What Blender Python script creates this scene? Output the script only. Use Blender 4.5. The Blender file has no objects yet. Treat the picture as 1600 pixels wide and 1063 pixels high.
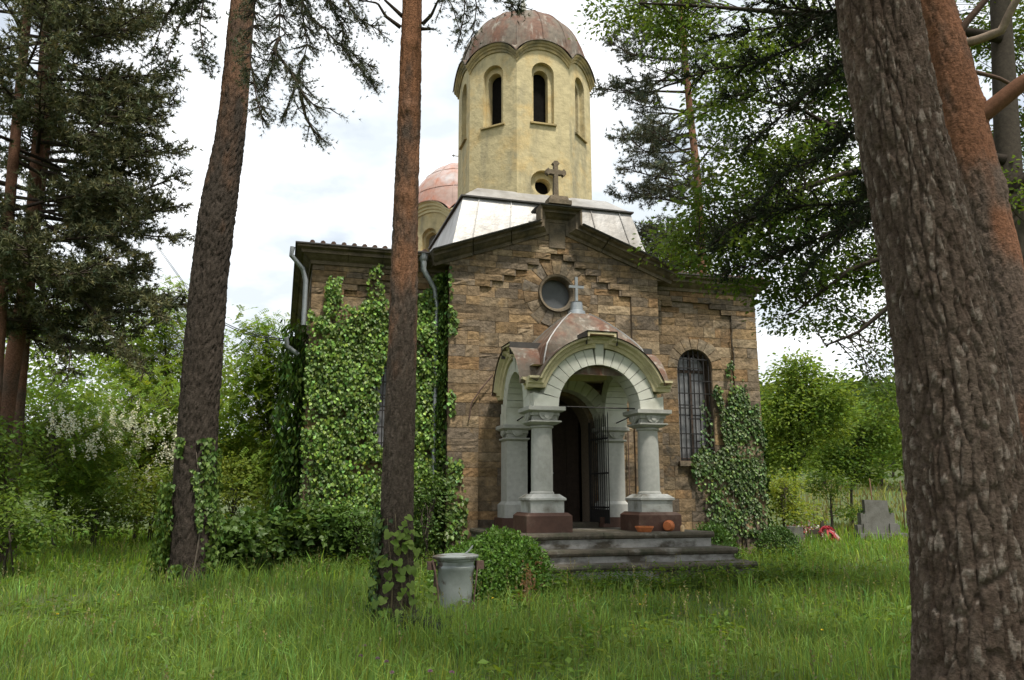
import bpy, math, random
import numpy as np
from mathutils import Vector
from mathutils.geometry import tessellate_polygon

rng = np.random.default_rng(11)
random.seed(11)
SC = bpy.context.scene
COL = SC.collection

# ------------------------------------------------------------------ camera, sky, sun, exposure
FPX = 1250.0                                   # focal length in pixels of the 1600 px wide photograph
PITCH = math.atan((770 - 531.5) / FPX)
EYE = np.array([0.0, 0.0, 1.6])
cam = bpy.data.cameras.new('camera')
cam.sensor_width = 36.0
cam.lens = 36.0 * FPX / 1600.0
cam.clip_start = 0.05
cam.clip_end = 2000
camo = bpy.data.objects.new('camera', cam)
camo.location = EYE
camo.rotation_euler = (math.pi / 2 + PITCH, 0, 0)
COL.objects.link(camo)
SC.camera = camo

SUN_ELEV, SUN_AZ = 64.0, 150.0                 # azimuth clockwise from +Y (the view direction)
SUN_STRENGTH, SUN_ANGLE = 3.8, 6.0
CLOUD = 1.22
SC.view_settings.view_transform = 'Standard'
SC.view_settings.look = 'None'
SC.view_settings.exposure = 0.38
SC.view_settings.gamma = 1.0
SC.view_settings.use_curve_mapping = False
SC.cycles.max_bounces = 6
SC.cycles.diffuse_bounces = 4
SC.cycles.transmission_bounces = 4
SC.cycles.caustics_reflective = False
SC.cycles.caustics_refractive = False

world = bpy.data.worlds.new('World')
SC.world = world
world.use_nodes = True
nt = world.node_tree
nt.nodes.clear()
def wn(t, **kw):
    n = nt.nodes.new(t)
    for k, v in kw.items(): setattr(n, k, v)
    return n
sky = wn('ShaderNodeTexSky', sky_type='NISHITA', sun_disc=False)
sky.sun_elevation = math.radians(SUN_ELEV)
sky.sun_rotation = math.radians(SUN_AZ)
sky.air_density = 1.0; sky.dust_density = 1.5
bg1 = wn('ShaderNodeBackground'); bg1.inputs[1].default_value = 0.11
nt.links.new(sky.outputs[0], bg1.inputs[0])
tc = wn('ShaderNodeTexCoord')
sp = wn('ShaderNodeSeparateXYZ'); nt.links.new(tc.outputs['Generated'], sp.inputs[0])
zz = wn('ShaderNodeMath', operation='MAXIMUM'); nt.links.new(sp.outputs[2], zz.inputs[0]); zz.inputs[1].default_value = 0.0
za = wn('ShaderNodeMath', operation='ADD'); nt.links.new(zz.outputs[0], za.inputs[0]); za.inputs[1].default_value = 0.22
dx = wn('ShaderNodeMath', operation='DIVIDE'); nt.links.new(sp.outputs[0], dx.inputs[0]); nt.links.new(za.outputs[0], dx.inputs[1])
dy = wn('ShaderNodeMath', operation='DIVIDE'); nt.links.new(sp.outputs[1], dy.inputs[0]); nt.links.new(za.outputs[0], dy.inputs[1])
cb = wn('ShaderNodeCombineXYZ'); nt.links.new(dx.outputs[0], cb.inputs[0]); nt.links.new(dy.outputs[0], cb.inputs[1])
n1 = wn('ShaderNodeTexNoise'); n1.inputs['Scale'].default_value = 1.3; n1.inputs['Detail'].default_value = 7; n1.inputs['Roughness'].default_value = 0.55
nt.links.new(cb.outputs[0], n1.inputs['Vector'])
r1 = wn('ShaderNodeValToRGB'); r1.color_ramp.elements[0].position = 0.22; r1.color_ramp.elements[1].position = 0.46
nt.links.new(n1.outputs['Fac'], r1.inputs[0])
n2 = wn('ShaderNodeTexNoise'); n2.inputs['Scale'].default_value = 2.3; n2.inputs['Detail'].default_value = 5
nt.links.new(cb.outputs[0], n2.inputs['Vector'])
r2 = wn('ShaderNodeValToRGB'); r2.color_ramp.elements[0].position = 0.40; r2.color_ramp.elements[1].position = 0.62
r2.color_ramp.elements[0].color = (0.56, 0.61, 0.65, 1); r2.color_ramp.elements[1].color = (0.97, 0.985, 1.0, 1)
nt.links.new(n2.outputs['Fac'], r2.inputs[0])
bg2 = wn('ShaderNodeBackground'); bg2.inputs[1].default_value = CLOUD
nt.links.new(r2.outputs[0], bg2.inputs[0])
mx = wn('ShaderNodeMixShader'); nt.links.new(r1.outputs[0], mx.inputs[0]); nt.links.new(bg1.outputs[0], mx.inputs[1]); nt.links.new(bg2.outputs[0], mx.inputs[2])
wo = wn('ShaderNodeOutputWorld'); nt.links.new(mx.outputs[0], wo.inputs[0])

sl = bpy.data.lights.new('sun', 'SUN')
sl.energy = SUN_STRENGTH; sl.angle = math.radians(SUN_ANGLE); sl.color = (1.0, 0.95, 0.86)
so = bpy.data.objects.new('sun', sl)
_e, _a = math.radians(SUN_ELEV), math.radians(SUN_AZ)
sdir = Vector((math.sin(_a) * math.cos(_e), math.cos(_a) * math.cos(_e), math.sin(_e)))
so.rotation_euler = sdir.to_track_quat('Z', 'Y').to_euler()
so.location = (0, 0, 60)
COL.objects.link(so)

# ------------------------------------------------------------------ helpers
CF = np.array([0, math.cos(PITCH), math.sin(PITCH)]); CU = np.array([0, -math.sin(PITCH), math.cos(PITCH)]); CR = np.array([1.0, 0, 0])
def ray(px, py): return CF + CR * (px - 800) / FPX - CU * (py - 531.5) / FPX
def at(px, py, Y):
    """the place in the world, Y metres away, that was measured at this point of the photograph"""
    r = ray(px, py); return EYE + r * (Y / r[1])

def hsh(a, seed=0):
    a = np.asarray(a).astype(np.int64)
    h = (a[..., 0] * 73856093) ^ (a[..., 1] * 19349663) ^ (a[..., 2] * 83492791) ^ (seed * 2654435761 & 0x7fffffff)
    h = (h ^ (h >> 13)) * 1274126177 & 0x7fffffffffff
    h = (h ^ (h >> 16)) * 668265263 & 0x7fffffffffff
    return ((h ^ (h >> 15)) & 0xffffff) / float(0x1000000)
def vnoise(P, seed=0):
    P = np.asarray(P, float); i = np.floor(P).astype(np.int64); f = P - i; f = f * f * (3 - 2 * f)
    o = 0
    for dx_ in (0, 1):
        for dy_ in (0, 1):
            for dz_ in (0, 1):
                w = (f[..., 0] if dx_ else 1 - f[..., 0]) * (f[..., 1] if dy_ else 1 - f[..., 1]) * (f[..., 2] if dz_ else 1 - f[..., 2])
                o = o + w * hsh(i + np.array([dx_, dy_, dz_]), seed)
    return o
def fbm(P, o=4, seed=0):
    s, a, t = 0, 0.5, 0
    P = np.asarray(P, float)
    for k in range(o):
        s = s + a * vnoise(P * 2 ** k, seed + k); t += a; a *= 0.5
    return s / t
def worley(P, seed=0):
    P = np.asarray(P, float); i = np.floor(P).astype(np.int64)
    f1 = np.full(len(P), 9.0); f2 = np.full(len(P), 9.0); idc = np.zeros(len(P))
    for a in (-1, 0, 1):
        for b in (-1, 0, 1):
            for c in (-1, 0, 1):
                q = i + np.array([a, b, c])
                fp = q + np.stack([hsh(q, seed), hsh(q, seed + 1), hsh(q, seed + 2)], -1)
                d = np.linalg.norm(P - fp, axis=1); h = hsh(q, seed + 3)
                nw = d < f1
                f2 = np.where(nw, f1, np.minimum(f2, d)); idc = np.where(nw, h, idc); f1 = np.where(nw, d, f1)
    return f1, f2, idc
def sstep(a, b, x): t = np.clip((x - a) / (b - a), 0, 1); return t * t * (3 - 2 * t)
def nrm(v): v = np.asarray(v, float); return v / np.maximum(np.linalg.norm(v, axis=-1, keepdims=True), 1e-9)
def rv(n): return nrm(rng.normal(size=(n, 3)))

class Acc:
    """collects triangles (with a colour per vertex) for ONE mesh"""
    def __init__(s): s.V = []; s.F = []; s.C = []; s.n = 0
    def add(s, V, F, c=(1, 1, 1)):
        V = np.asarray(V, float).reshape(-1, 3); F = np.asarray(F, np.int64).reshape(-1, 3)
        c = np.asarray(c, float)
        if c.ndim == 1: c = np.tile(c, (len(V), 1))
        s.V.append(V); s.F.append(F + s.n); s.C.append(c); s.n += len(V)
        return s
    def poly(s, V, faces, c=(1, 1, 1)):
        F = []
        for f in faces:
            for k in range(1, len(f) - 1): F.append((f[0], f[k], f[k + 1]))
        return s.add(V, F, c)
    def box(s, a, b, c=(1, 1, 1), ins=0.0):
        (x0, y0, z0), (x1, y1, z1) = a, b
        V = [(x0, y0, z0), (x1, y0, z0), (x1, y1, z0), (x0, y1, z0), (x0 + ins, y0 + ins, z1), (x1 - ins, y0 + ins, z1), (x1 - ins, y1 - ins, z1), (x0 + ins, y1 - ins, z1)]
        for f in ((0, 3, 2, 1), (4, 5, 6, 7), (0, 1, 5, 4), (1, 2, 6, 5), (2, 3, 7, 6), (3, 0, 4, 7)):
            s.poly([V[i] for i in f], [(0, 1, 2, 3)], c)
        return s
    def tube(s, pts, rad, n=8, c=(1, 1, 1), cap=True):
        pts = np.asarray(pts, float); m = len(pts); rad = np.broadcast_to(np.asarray(rad, float), (m,))
        T = nrm(np.gradient(pts, axis=0)); ref = np.array([0, 0, 1.0]) if abs(T[0][2]) < 0.9 else np.array([0, 1.0, 0])
        U = nrm(np.cross(np.broadcast_to(ref, T.shape) + 1e-4, T)); W = np.cross(T, U)
        a = np.linspace(0, 2 * math.pi, n, endpoint=False)
        V = pts[:, None, :] + rad[:, None, None] * (np.cos(a)[None, :, None] * U[:, None, :] + np.sin(a)[None, :, None] * W[:, None, :])
        i, j = np.meshgrid(np.arange(m - 1), np.arange(n), indexing='ij'); j2 = (j + 1) % n
        A, B, C_, D = i * n + j, i * n + j2, (i + 1) * n + j2, (i + 1) * n + j
        F = np.concatenate([np.stack([A, B, C_], -1).reshape(-1, 3), np.stack([A, C_, D], -1).reshape(-1, 3)])
        V = V.reshape(-1, 3)
        if cap:
            V = np.vstack([V, pts[:1], pts[-1:]]); k = m * n
            F = np.vstack([F, [(k, (q + 1) % n, q) for q in range(n)], [(k + 1, (m - 1) * n + q, (m - 1) * n + (q + 1) % n) for q in range(n)]])
        return s.add(V, F, c)
    def lathe(s, prof, n=24, o=(0, 0, 0), c=(1, 1, 1), sq=None):
        """prof: (radius, z) pairs; closes at the ends"""
        prof = np.asarray(prof, float); m = len(prof); a = np.linspace(0, 2 * math.pi, n, endpoint=False)
        if sq: a = a + math.pi / n
        V = np.stack([prof[:, 0:1] * np.cos(a) + o[0], prof[:, 0:1] * np.sin(a) + o[1], np.repeat(prof[:, 1:2], n, 1) + o[2]], -1).reshape(-1, 3)
        F = []
        for i in range(m - 1):
            for j in range(n):
                j2 = (j + 1) % n
                F += [(i * n + j, i * n + j2, (i + 1) * n + j2), (i * n + j, (i + 1) * n + j2, (i + 1) * n + j)]
        for k in range(1, n - 1): F += [(0, k + 1, k), ((m - 1) * n, (m - 1) * n + k, (m - 1) * n + k + 1)]
        return s.add(V, F, c)
    def sqstack(s, lev, o=(0, 0), c=(1, 1, 1)):
        """square blocks stacked as one profile: (half width, z)"""
        for (h0, z0), (h1, z1) in zip(lev[:-1], lev[1:]):
            q = lambda h, z: [(o[0] - h, o[1] - h, z), (o[0] + h, o[1] - h, z), (o[0] + h, o[1] + h, z), (o[0] - h, o[1] + h, z)]
            a, b = q(h0, z0), q(h1, z1)
            for k in range(4):
                k2 = (k + 1) % 4; s.poly([a[k], a[k2], b[k2], b[k]], [(0, 1, 2, 3)], c)
        h, z = lev[-1]; s.poly([(o[0] - h, o[1] - h, z), (o[0] + h, o[1] - h, z), (o[0] + h, o[1] + h, z), (o[0] - h, o[1] + h, z)], [(0, 1, 2, 3)], c)
        h, z = lev[0]; s.poly([(o[0] - h, o[1] - h, z), (o[0] - h, o[1] + h, z), (o[0] + h, o[1] + h, z), (o[0] + h, o[1] - h, z)], [(0, 1, 2, 3)], c)
        return s
    def sweep(s, prof, P, A, B, c=(1, 1, 1), cap=True):
        """profile (a, b) carried along points P with axes A, B at each of them"""
        prof = np.asarray(prof, float); P, A, B = (np.asarray(q, float) for q in (P, A, B)); k = len(prof)
        V = P[:, None] + prof[None, :, 0:1] * A[:, None] + prof[None, :, 1:2] * B[:, None]
        for i in range(len(P) - 1):
            for j in range(k):
                j2 = (j + 1) % k; s.poly([V[i, j], V[i + 1, j], V[i + 1, j2], V[i, j2]], [(0, 1, 2, 3)], c)
        if cap:
            t = tessellate_polygon([[Vector((q[0], q[1], 0)) for q in prof]])
            s.add(V[0], t, c); s.add(V[-1], t, c)
        return s
    def plate(s, outer, holes, M, depth, c=(1, 1, 1)):
        """flat wall (u, v) with holes whose sides go back by depth; M maps (u, v, w) to a point"""
        loops = [[Vector((u, v, 0)) for u, v in L] for L in [outer] + holes]
        allp = [p for L in loops for p in L]
        t = tessellate_polygon(loops)
        s.add([M(p.x, p.y, 0) for p in allp], t, c)
        for L in holes:
            k = len(L)
            for j in range(k):
                a, b = L[j], L[(j + 1) % k]
                s.poly([M(*a, 0), M(*b, 0), M(*b, depth), M(*a, depth)], [(0, 1, 2, 3)], c)
        return s
    def build(s, name, mat, parent=None, smooth=None, kind=None, label=None, weld=False):
        V = np.vstack(s.V); F = np.vstack(s.F); C = np.vstack(s.C)
        me = bpy.data.meshes.new(name)
        me.vertices.add(len(V)); me.vertices.foreach_set('co', V.astype(np.float32).ravel())
        me.loops.add(len(F) * 3); me.loops.foreach_set('vertex_index', F.astype(np.int32).ravel())
        me.polygons.add(len(F)); me.polygons.foreach_set('loop_start', np.arange(0, len(F) * 3, 3, dtype=np.int32))
        me.polygons.foreach_set('loop_total', np.full(len(F), 3, np.int32))
        at_ = me.color_attributes.new('tint', 'FLOAT_COLOR', 'POINT')
        at_.data.foreach_set('color', np.hstack([C, np.ones((len(C), 1))]).astype(np.float32).ravel())
        me.update(calc_edges=True)
        me.polygons.foreach_set('use_smooth', np.zeros(len(F), bool))
        if smooth is not None:
            me.polygons.foreach_set('use_smooth', np.ones(len(F), bool))
            if smooth < 180: me.set_sharp_from_angle(angle=math.radians(smooth))
        me.materials.append(mat)
        o = bpy.data.objects.new(name, me); COL.objects.link(o)
        if parent is not None: o.parent = parent
        if kind: o['kind'] = kind
        if label: o['label'] = label
        return o

def thing(name, label, cat, loc=(0, 0, 0), rz=0.0, group=None):
    o = bpy.data.objects.new(name, None); COL.objects.link(o)
    o.empty_display_size = 0.2
    o.location = tuple(float(v) for v in loc); o.rotation_euler = (0, 0, rz)
    o['label'] = label; o['category'] = cat
    if group: o['group'] = group
    return o
def tag(o, label, cat, group=None):
    o['label'] = label; o['category'] = cat
    if group: o['group'] = group
    return o

# ------------------------------------------------------------------ materials
def mat(name, color=None, rough=0.85, metal=0.0, fine=(18, 0.25), stain=None, bump=(30, 0.25, 0.01), spec=0.3, stain2=None):
    """color None: the mesh's own tint. fine: (scale, amount). stain: (colour, scale, lo, hi, (sx,sy,sz))"""
    m = bpy.data.materials.new(name); m.use_nodes = True; t = m.node_tree; N, L = t.nodes, t.links
    b = N['Principled BSDF']; b.inputs['Roughness'].default_value = rough; b.inputs['Metallic'].default_value = metal
    b.inputs['Specular IOR Level'].default_value = spec
    tcn = N.new('ShaderNodeTexCoord')
    if color is None:
        a = N.new('ShaderNodeAttribute'); a.attribute_name = 'tint'; col = a.outputs['Color']
    else:
        a = N.new('ShaderNodeRGB'); a.outputs[0].default_value = (*color, 1); col = a.outputs[0]
    for st in (stain, stain2):
        if not st: continue
        mp = N.new('ShaderNodeMapping'); mp.inputs['Scale'].default_value = st[4] if len(st) > 4 else (1, 1, 1)
        L.new(tcn.outputs['Object'], mp.inputs[0])
        nz = N.new('ShaderNodeTexNoise'); nz.inputs['Scale'].default_value = st[1]; nz.inputs['Detail'].default_value = 8; nz.inputs['Roughness'].default_value = 0.62
        L.new(mp.outputs[0], nz.inputs['Vector'])
        rp = N.new('ShaderNodeMapRange'); rp.inputs[1].default_value = st[2]; rp.inputs[2].default_value = st[3]
        L.new(nz.outputs['Fac'], rp.inputs[0])
        mi = N.new('ShaderNodeMix'); mi.data_type = 'RGBA'; L.new(rp.outputs[0], mi.inputs[0]); L.new(col, mi.inputs[6]); mi.inputs[7].default_value = (*st[0], 1)
        col = mi.outputs[2]
    if fine:
        nz = N.new('ShaderNodeTexNoise'); nz.inputs['Scale'].default_value = fine[0]; nz.inputs['Detail'].default_value = 6; nz.inputs['Roughness'].default_value = 0.65
        L.new(tcn.outputs['Object'], nz.inputs['Vector'])
        rp = N.new('ShaderNodeMapRange'); rp.inputs[1].default_value = 0.25; rp.inputs[2].default_value = 0.75; rp.inputs[3].default_value = 1 - fine[1]; rp.inputs[4].default_value = 1 + fine[1]
        L.new(nz.outputs['Fac'], rp.inputs[0])
        mi = N.new('ShaderNodeMix'); mi.data_type = 'RGBA'; mi.blend_type = 'MULTIPLY'; mi.inputs[0].default_value = 1
        L.new(col, mi.inputs[6]); L.new(rp.outputs[0], mi.inputs[7]); col = mi.outputs[2]
    L.new(col, b.inputs['Base Color'])
    if bump:
        nz = N.new('ShaderNodeTexNoise'); nz.inputs['Scale'].default_value = bump[0]; nz.inputs['Detail'].default_value = 6; nz.inputs['Roughness'].default_value = 0.6
        L.new(tcn.outputs['Object'], nz.inputs['Vector'])
        bp = N.new('ShaderNodeBump'); bp.inputs['Strength'].default_value = bump[1]; bp.inputs['Distance'].default_value = bump[2]
        L.new(nz.outputs['Fac'], bp.inputs['Height']); L.new(bp.outputs[0], b.inputs['Normal'])
    return m
def leafmat(name, trans=0.4, gloss=0.06, rough=0.45, warm=(1.15, 1.1, 0.55)):
    m = bpy.data.materials.new(name); m.use_nodes = True; t = m.node_tree; N, L = t.nodes, t.links
    N.remove(N['Principled BSDF']); out = N['Material Output']
    a = N.new('ShaderNodeAttribute'); a.attribute_name = 'tint'
    d = N.new('ShaderNodeBsdfDiffuse'); L.new(a.outputs['Color'], d.inputs[0])
    w = N.new('ShaderNodeMix'); w.data_type = 'RGBA'; w.blend_type = 'MULTIPLY'; w.inputs[0].default_value = 1; w.inputs[7].default_value = (*warm, 1); L.new(a.outputs['Color'], w.inputs[6])
    tr = N.new('ShaderNodeBsdfTranslucent'); L.new(w.outputs[2], tr.inputs[0])
    m1 = N.new('ShaderNodeMixShader'); m1.inputs[0].default_value = trans; L.new(d.outputs[0], m1.inputs[1]); L.new(tr.outputs[0], m1.inputs[2])
    g = N.new('ShaderNodeBsdfGlossy'); g.inputs['Roughness'].default_value = rough; g.inputs[0].default_value = (0.9, 0.95, 0.8, 1)
    m2 = N.new('ShaderNodeMixShader'); m2.inputs[0].default_value = gloss; L.new(m1.outputs[0], m2.inputs[1]); L.new(g.outputs[0], m2.inputs[2])
    L.new(m2.outputs[0], out.inputs[0]); return m

M_STONE = mat('weathered_sandstone', None, 0.92, fine=(10, 0.5), bump=(16, 0.9, 0.026), stain=((0.07, 0.058, 0.043), 1.3, 0.50, 0.70), stain2=((0.28, 0.185, 0.09), 3.4, 0.54, 0.78), spec=0.15)
M_MORTAR = mat('lime_mortar', (0.17, 0.13, 0.09), 0.95, fine=(20, 0.3))
M_CORN = mat('cornice_stone', (0.165, 0.13, 0.09), 0.92, fine=(7, 0.4), stain=((0.06, 0.055, 0.045), 1.6, 0.45, 0.68), bump=(22, 0.6, 0.02), spec=0.15)
M_PLASTER = mat('yellow_plaster', (0.51, 0.43, 0.25), 0.93, fine=(5, 0.2), stain=((0.26, 0.235, 0.165), 1.6, 0.50, 0.72, (1.4, 1.4, 0.3)), stain2=((0.56, 0.41, 0.19), 1.7, 0.50, 0.72), bump=(5, 0.6, 0.04), spec=0.1)
M_PLASTER_C = mat('weathered_plaster', (0.44, 0.34, 0.17), 0.93, fine=(6, 0.25), stain=((0.13, 0.125, 0.085), 1.4, 0.42, 0.62), bump=(9, 0.4, 0.02), spec=0.1)
M_PALEYEL = mat('pale_yellow_paint', (0.60, 0.53, 0.33), 0.85, fine=(8, 0.12), stain=((0.40, 0.34, 0.21), 2.2, 0.52, 0.75), bump=(14, 0.2, 0.01))
M_WHITE = mat('whitewash', (0.60, 0.60, 0.53), 0.85, fine=(9, 0.08), stain=((0.40, 0.39, 0.30), 1.7, 0.52, 0.78), bump=(20, 0.2, 0.006))
M_GREY = mat('grey_paint', (0.41, 0.405, 0.37), 0.8, fine=(12, 0.15), stain=((0.28, 0.28, 0.245), 2.0, 0.48, 0.72, (1, 1, 0.5)), bump=(26, 0.25, 0.008))
M_BASE = mat('flaking_grey_paint', (0.42, 0.42, 0.39), 0.85, fine=(12, 0.2), stain=((0.16, 0.15, 0.12), 3.0, 0.48, 0.66), bump=(26, 0.4, 0.01))
M_BROWN = mat('brown_paint', (0.085, 0.045, 0.032), 0.7, fine=(10, 0.25), stain=((0.16, 0.115, 0.085), 2.6, 0.55, 0.8), bump=(24, 0.3, 0.008))
M_ZINC = mat('zinc_sheet', (0.36, 0.35, 0.335), 0.5, 0.6, fine=(3, 0.2), stain=((0.20, 0.18, 0.155), 1.1, 0.44, 0.68, (1, 1, 0.3)), bump=(2.5, 0.3, 0.06), spec=0.5)
M_DARKSHEET = mat('dark_roof_sheet', (0.07, 0.065, 0.06), 0.6, 0.3, fine=(8, 0.3))
M_RUST = mat('rusty_dome_sheet', (0.135, 0.11, 0.083), 0.72, 0.1, fine=(9, 0.4), stain=((0.135, 0.068, 0.043), 2.4, 0.44, 0.6, (1, 1, 0.4)), stain2=((0.30, 0.275, 0.23), 3.2, 0.54, 0.69, (1.6, 1.6, 0.22)), bump=(8, 0.3, 0.02), spec=0.3)
M_PINK = mat('faded_red_dome_sheet', (0.40, 0.29, 0.25), 0.7, 0.1, fine=(5, 0.2), stain=((0.40, 0.16, 0.10), 1.0, 0.42, 0.62), stain2=((0.47, 0.43, 0.42), 1.3, 0.5, 0.7), bump=(8, 0.2, 0.02))
M_TILE = mat('clay_tile', (0.13, 0.08, 0.06), 0.85, fine=(6, 0.3))
M_IRON = mat('wrought_iron', (0.022, 0.020, 0.019), 0.6, 0.2, fine=(20, 0.4))
M_GALV = mat('galvanised_pipe', (0.30, 0.32, 0.33), 0.5, 0.6, fine=(6, 0.25))
M_DARKWOOD = mat('dark_wood', (0.035, 0.022, 0.015), 0.7, fine=(10, 0.4))
M_OPENSHADE = mat('opening_shade_black', (0.009, 0.008, 0.007), 0.9, fine=(10, 0.4), spec=0.05)  # near-black colour stands in for the darkness inside the tower openings
M_WINWOOD = mat('brown_window_wood', (0.075, 0.05, 0.038), 0.7, fine=(10, 0.4))
M_PANE = mat('dusty_window_glass', (0.19, 0.19, 0.195), 0.25, fine=(3, 0.2), bump=None, spec=0.6)
M_PANEDARK = mat('grey_oculus_glass', (0.10, 0.105, 0.11), 0.22, fine=(2.5, 0.25), bump=None, spec=0.6)
M_STEP = mat('mossy_step_stone', (0.085, 0.072, 0.052), 0.92, fine=(9, 0.4), stain=((0.2, 0.185, 0.16), 1.8, 0.56, 0.66), stain2=((0.045, 0.05, 0.028), 2.4, 0.5, 0.66), bump=(18, 0.7, 0.02))
M_RISER = mat('worn_riser_stone', (0.30, 0.29, 0.27), 0.92, fine=(9, 0.25), stain=((0.07, 0.06, 0.045), 1.5, 0.46, 0.58, (0.8, 1, 2)), bump=(18, 0.5, 0.015))
M_TERRA = mat('terracotta', (0.42, 0.13, 0.045), 0.85, fine=(14, 0.2))
M_GRANITE = mat('rough_grey_granite', (0.14, 0.135, 0.12), 0.85, fine=(60, 0.35), stain=((0.09, 0.085, 0.07), 3, 0.45, 0.7))
M_CANMETAL = mat('dull_galvanised_steel', (0.30, 0.325, 0.31), 0.55, 0.35, fine=(5, 0.2), stain=((0.12, 0.10, 0.085), 2.4, 0.49, 0.55), bump=(7, 0.25, 0.02))
M_RUSTIRON = mat('rusted_iron', (0.11, 0.07, 0.055), 0.85, fine=(20, 0.4))
M_BARK = mat('pine_bark', None, 0.95, fine=(38, 0.55), bump=(55, 1.0, 0.02), spec=0.12)
M_TWIG = mat('twig_bark', None, 0.95, fine=(20, 0.3), bump=(40, 0.5, 0.01), spec=0.1)
M_LEAF = leafmat('broad_leaf', 0.55, 0.012)
M_IVY = leafmat('ivy_leaf', 0.28, 0.028, 0.45)
M_NEEDLE = leafmat('pine_needle', 0.2, 0.015, 0.5, (1.05, 1.05, 0.7))
M_GRASS = leafmat('grass_blade', 0.45, 0.012, 0.5)
M_FLOWER = leafmat('blossom', 0.3, 0.02, 0.6, (1, 1, 1))
M_SOIL = mat('grassy_soil', (0.06, 0.085, 0.025), 0.95, fine=(3, 0.35), stain=((0.075, 0.085, 0.03), 0.25, 0.45, 0.65), bump=(9, 0.8, 0.05))
M_SOLID = mat('tinted_surface', None, 0.85, fine=(25, 0.2), bump=(30, 0.3, 0.006))

# ------------------------------------------------------------------ the ground
def g(x, y):
    x = np.asarray(x, float); y = np.asarray(y, float)
    P = np.stack([x * 0.35, y * 0.35, np.zeros_like(x)], -1)
    z = 0.10 * (vnoise(P, 3) - 0.5) + 0.12 * sstep(11, 16, y)
    z = z + np.maximum(0, y - 30) * 0.042 * sstep(-5, 15, x + 0 * y) + np.maximum(0, y - 30) * 0.012
    d = np.hypot(x, y)
    z = z + 16 * sstep(110, 260, d) * (0.4 + 0.6 * sstep(-60, 120, x))
    return z
def polar_sheet():
    rr = np.concatenate([np.linspace(0.5, 34, 60), 34 * (420 / 34) ** np.linspace(0.02, 1, 40)])
    aa = np.linspace(0, 2 * math.pi, 145)[:-1]
    R, A_ = np.meshgrid(rr, aa, indexing='ij'); x, y = R * np.sin(A_), R * np.cos(A_)
    V = np.stack([x, y, g(x, y)], -1).reshape(-1, 3)
    m, n = len(rr), len(aa)
    i, j = np.meshgrid(np.arange(m - 1), np.arange(n), indexing='ij'); j2 = (j + 1) % n
    F = np.concatenate([np.stack([i * n + j, (i + 1) * n + j, (i + 1) * n + j2], -1).reshape(-1, 3), np.stack([i * n + j, (i + 1) * n + j2, i * n + j2], -1).reshape(-1, 3)])
    V = np.vstack([V, [[0, 0, float(g(0., 0.))]]]); k = len(V) - 1
    F = np.vstack([F, [(k, q, (q + 1) % n) for q in range(n)]])
    return V, F
gv, gf = polar_sheet()
_gr = Acc().add(gv, gf[:, ::-1]).build('ground', M_SOIL, smooth=180)
if _gr.data.polygons[5].normal.z < 0: _gr.data.flip_normals()
_gr['kind'] = 'structure'

# ------------------------------------------------------------------ the church
OX, OY, PSI = 1.012, 17.3, math.radians(16)
EX = np.array([math.cos(PSI), math.sin(PSI)]); EYV = np.array([-math.sin(PSI), math.cos(PSI)])
def loc2w(P):
    P = np.asarray(P, float); xy = np.array([OX, OY]) + P[..., 0:1] * EX + P[..., 1:2] * EYV
    return np.concatenate([xy, P[..., 2:3]], -1)
def w2loc(x, y):
    dx_, dy_ = np.asarray(x) - OX, np.asarray(y) - OY
    return dx_ * EX[0] + dy_ * EX[1], dx_ * EYV[0] + dy_ * EYV[1]
def wallpt(px, py, Yp):
    """where a point measured in the photograph lies on the church plane Y = Yp: (X, Z)"""
    r = ray(px, py); e3 = np.array([EYV[0], EYV[1], 0]); o3 = np.array([OX, OY, 0])
    t = ((o3 - EYE) @ e3 + Yp) / (r @ e3); P = EYE + t * r - o3
    return float(P[:2] @ EX), float(P[2])

church = thing('stone_church', 'old sandstone church with ivy-grown walls, yellow octagonal bell tower and arched entrance porch', 'church', (OX, OY, 0), PSI)
BX, WX, WY = 2.45, 5.3, 0.45                   # half widths of the projecting bay and of the whole front; set-back of the wings
DEPTHY = 14.5
def arc(cx, cz, rx, rz, a0, a1, n): return [(cx + rx * math.cos(a), cz + rz * math.sin(a)) for a in np.linspace(a0, a1, n)]
def arched(cx, hw, z0, zs, n=14, rz=None):     # opening with a round head, anticlockwise
    return [(cx - hw, z0), (cx + hw, z0)] + arc(cx, zs, hw, rz or hw, 0, math.pi, n)
PF = lambda y: (lambda u, v, w: (u, y + w, v))   # plate in the plane Y = y, holes going back

# cores of the walls (the mortar bed that carries the stones)
gab = lambda x: 6.49 + (2.43 - abs(x)) * 0.365
a = Acc().plate([(-BX + .03, -.3), (BX - .03, -.3), (BX - .03, 6.5), (0, gab(0)), (-BX + .03, 6.5)],
                [arched(0, .74, .5, 2.95), arc(0.0, 5.97, .43, .43, 0, 2 * math.pi, 25)[:-1]], PF(.068), .55)
stepped = [(1.78, -.2), (1.78, 6.0)] + [q for k in range(6) for q in ((1.78 - .27 * (k + 1) - .01, 6.0 + .145 * k), (1.78 - .27 * (k + 1) - .01, 6.145 + .145 * k))]
stepped = stepped + [(-u, v) for u, v in stepped[::-1]]
fr_ = Acc().plate([(-BX + .012, -.25), (BX - .012, -.25), (BX - .012, 6.5), (0, gab(0)), (-BX + .012, 6.5)], [stepped], PF(.013), .06)
for s_ in (-1, 1):
    x = s_ * (BX - .03); a.poly([(x, .09, -.3), (x, 1.2, -.3), (x, 1.2, 6.6), (x, .09, 6.6)], [(0, 1, 2, 3)])
bay_wall = a.build('bay_wall', M_MORTAR, church)
fr_.build('bay_frame_bed', M_MORTAR, church)
wing_walls = []
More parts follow.
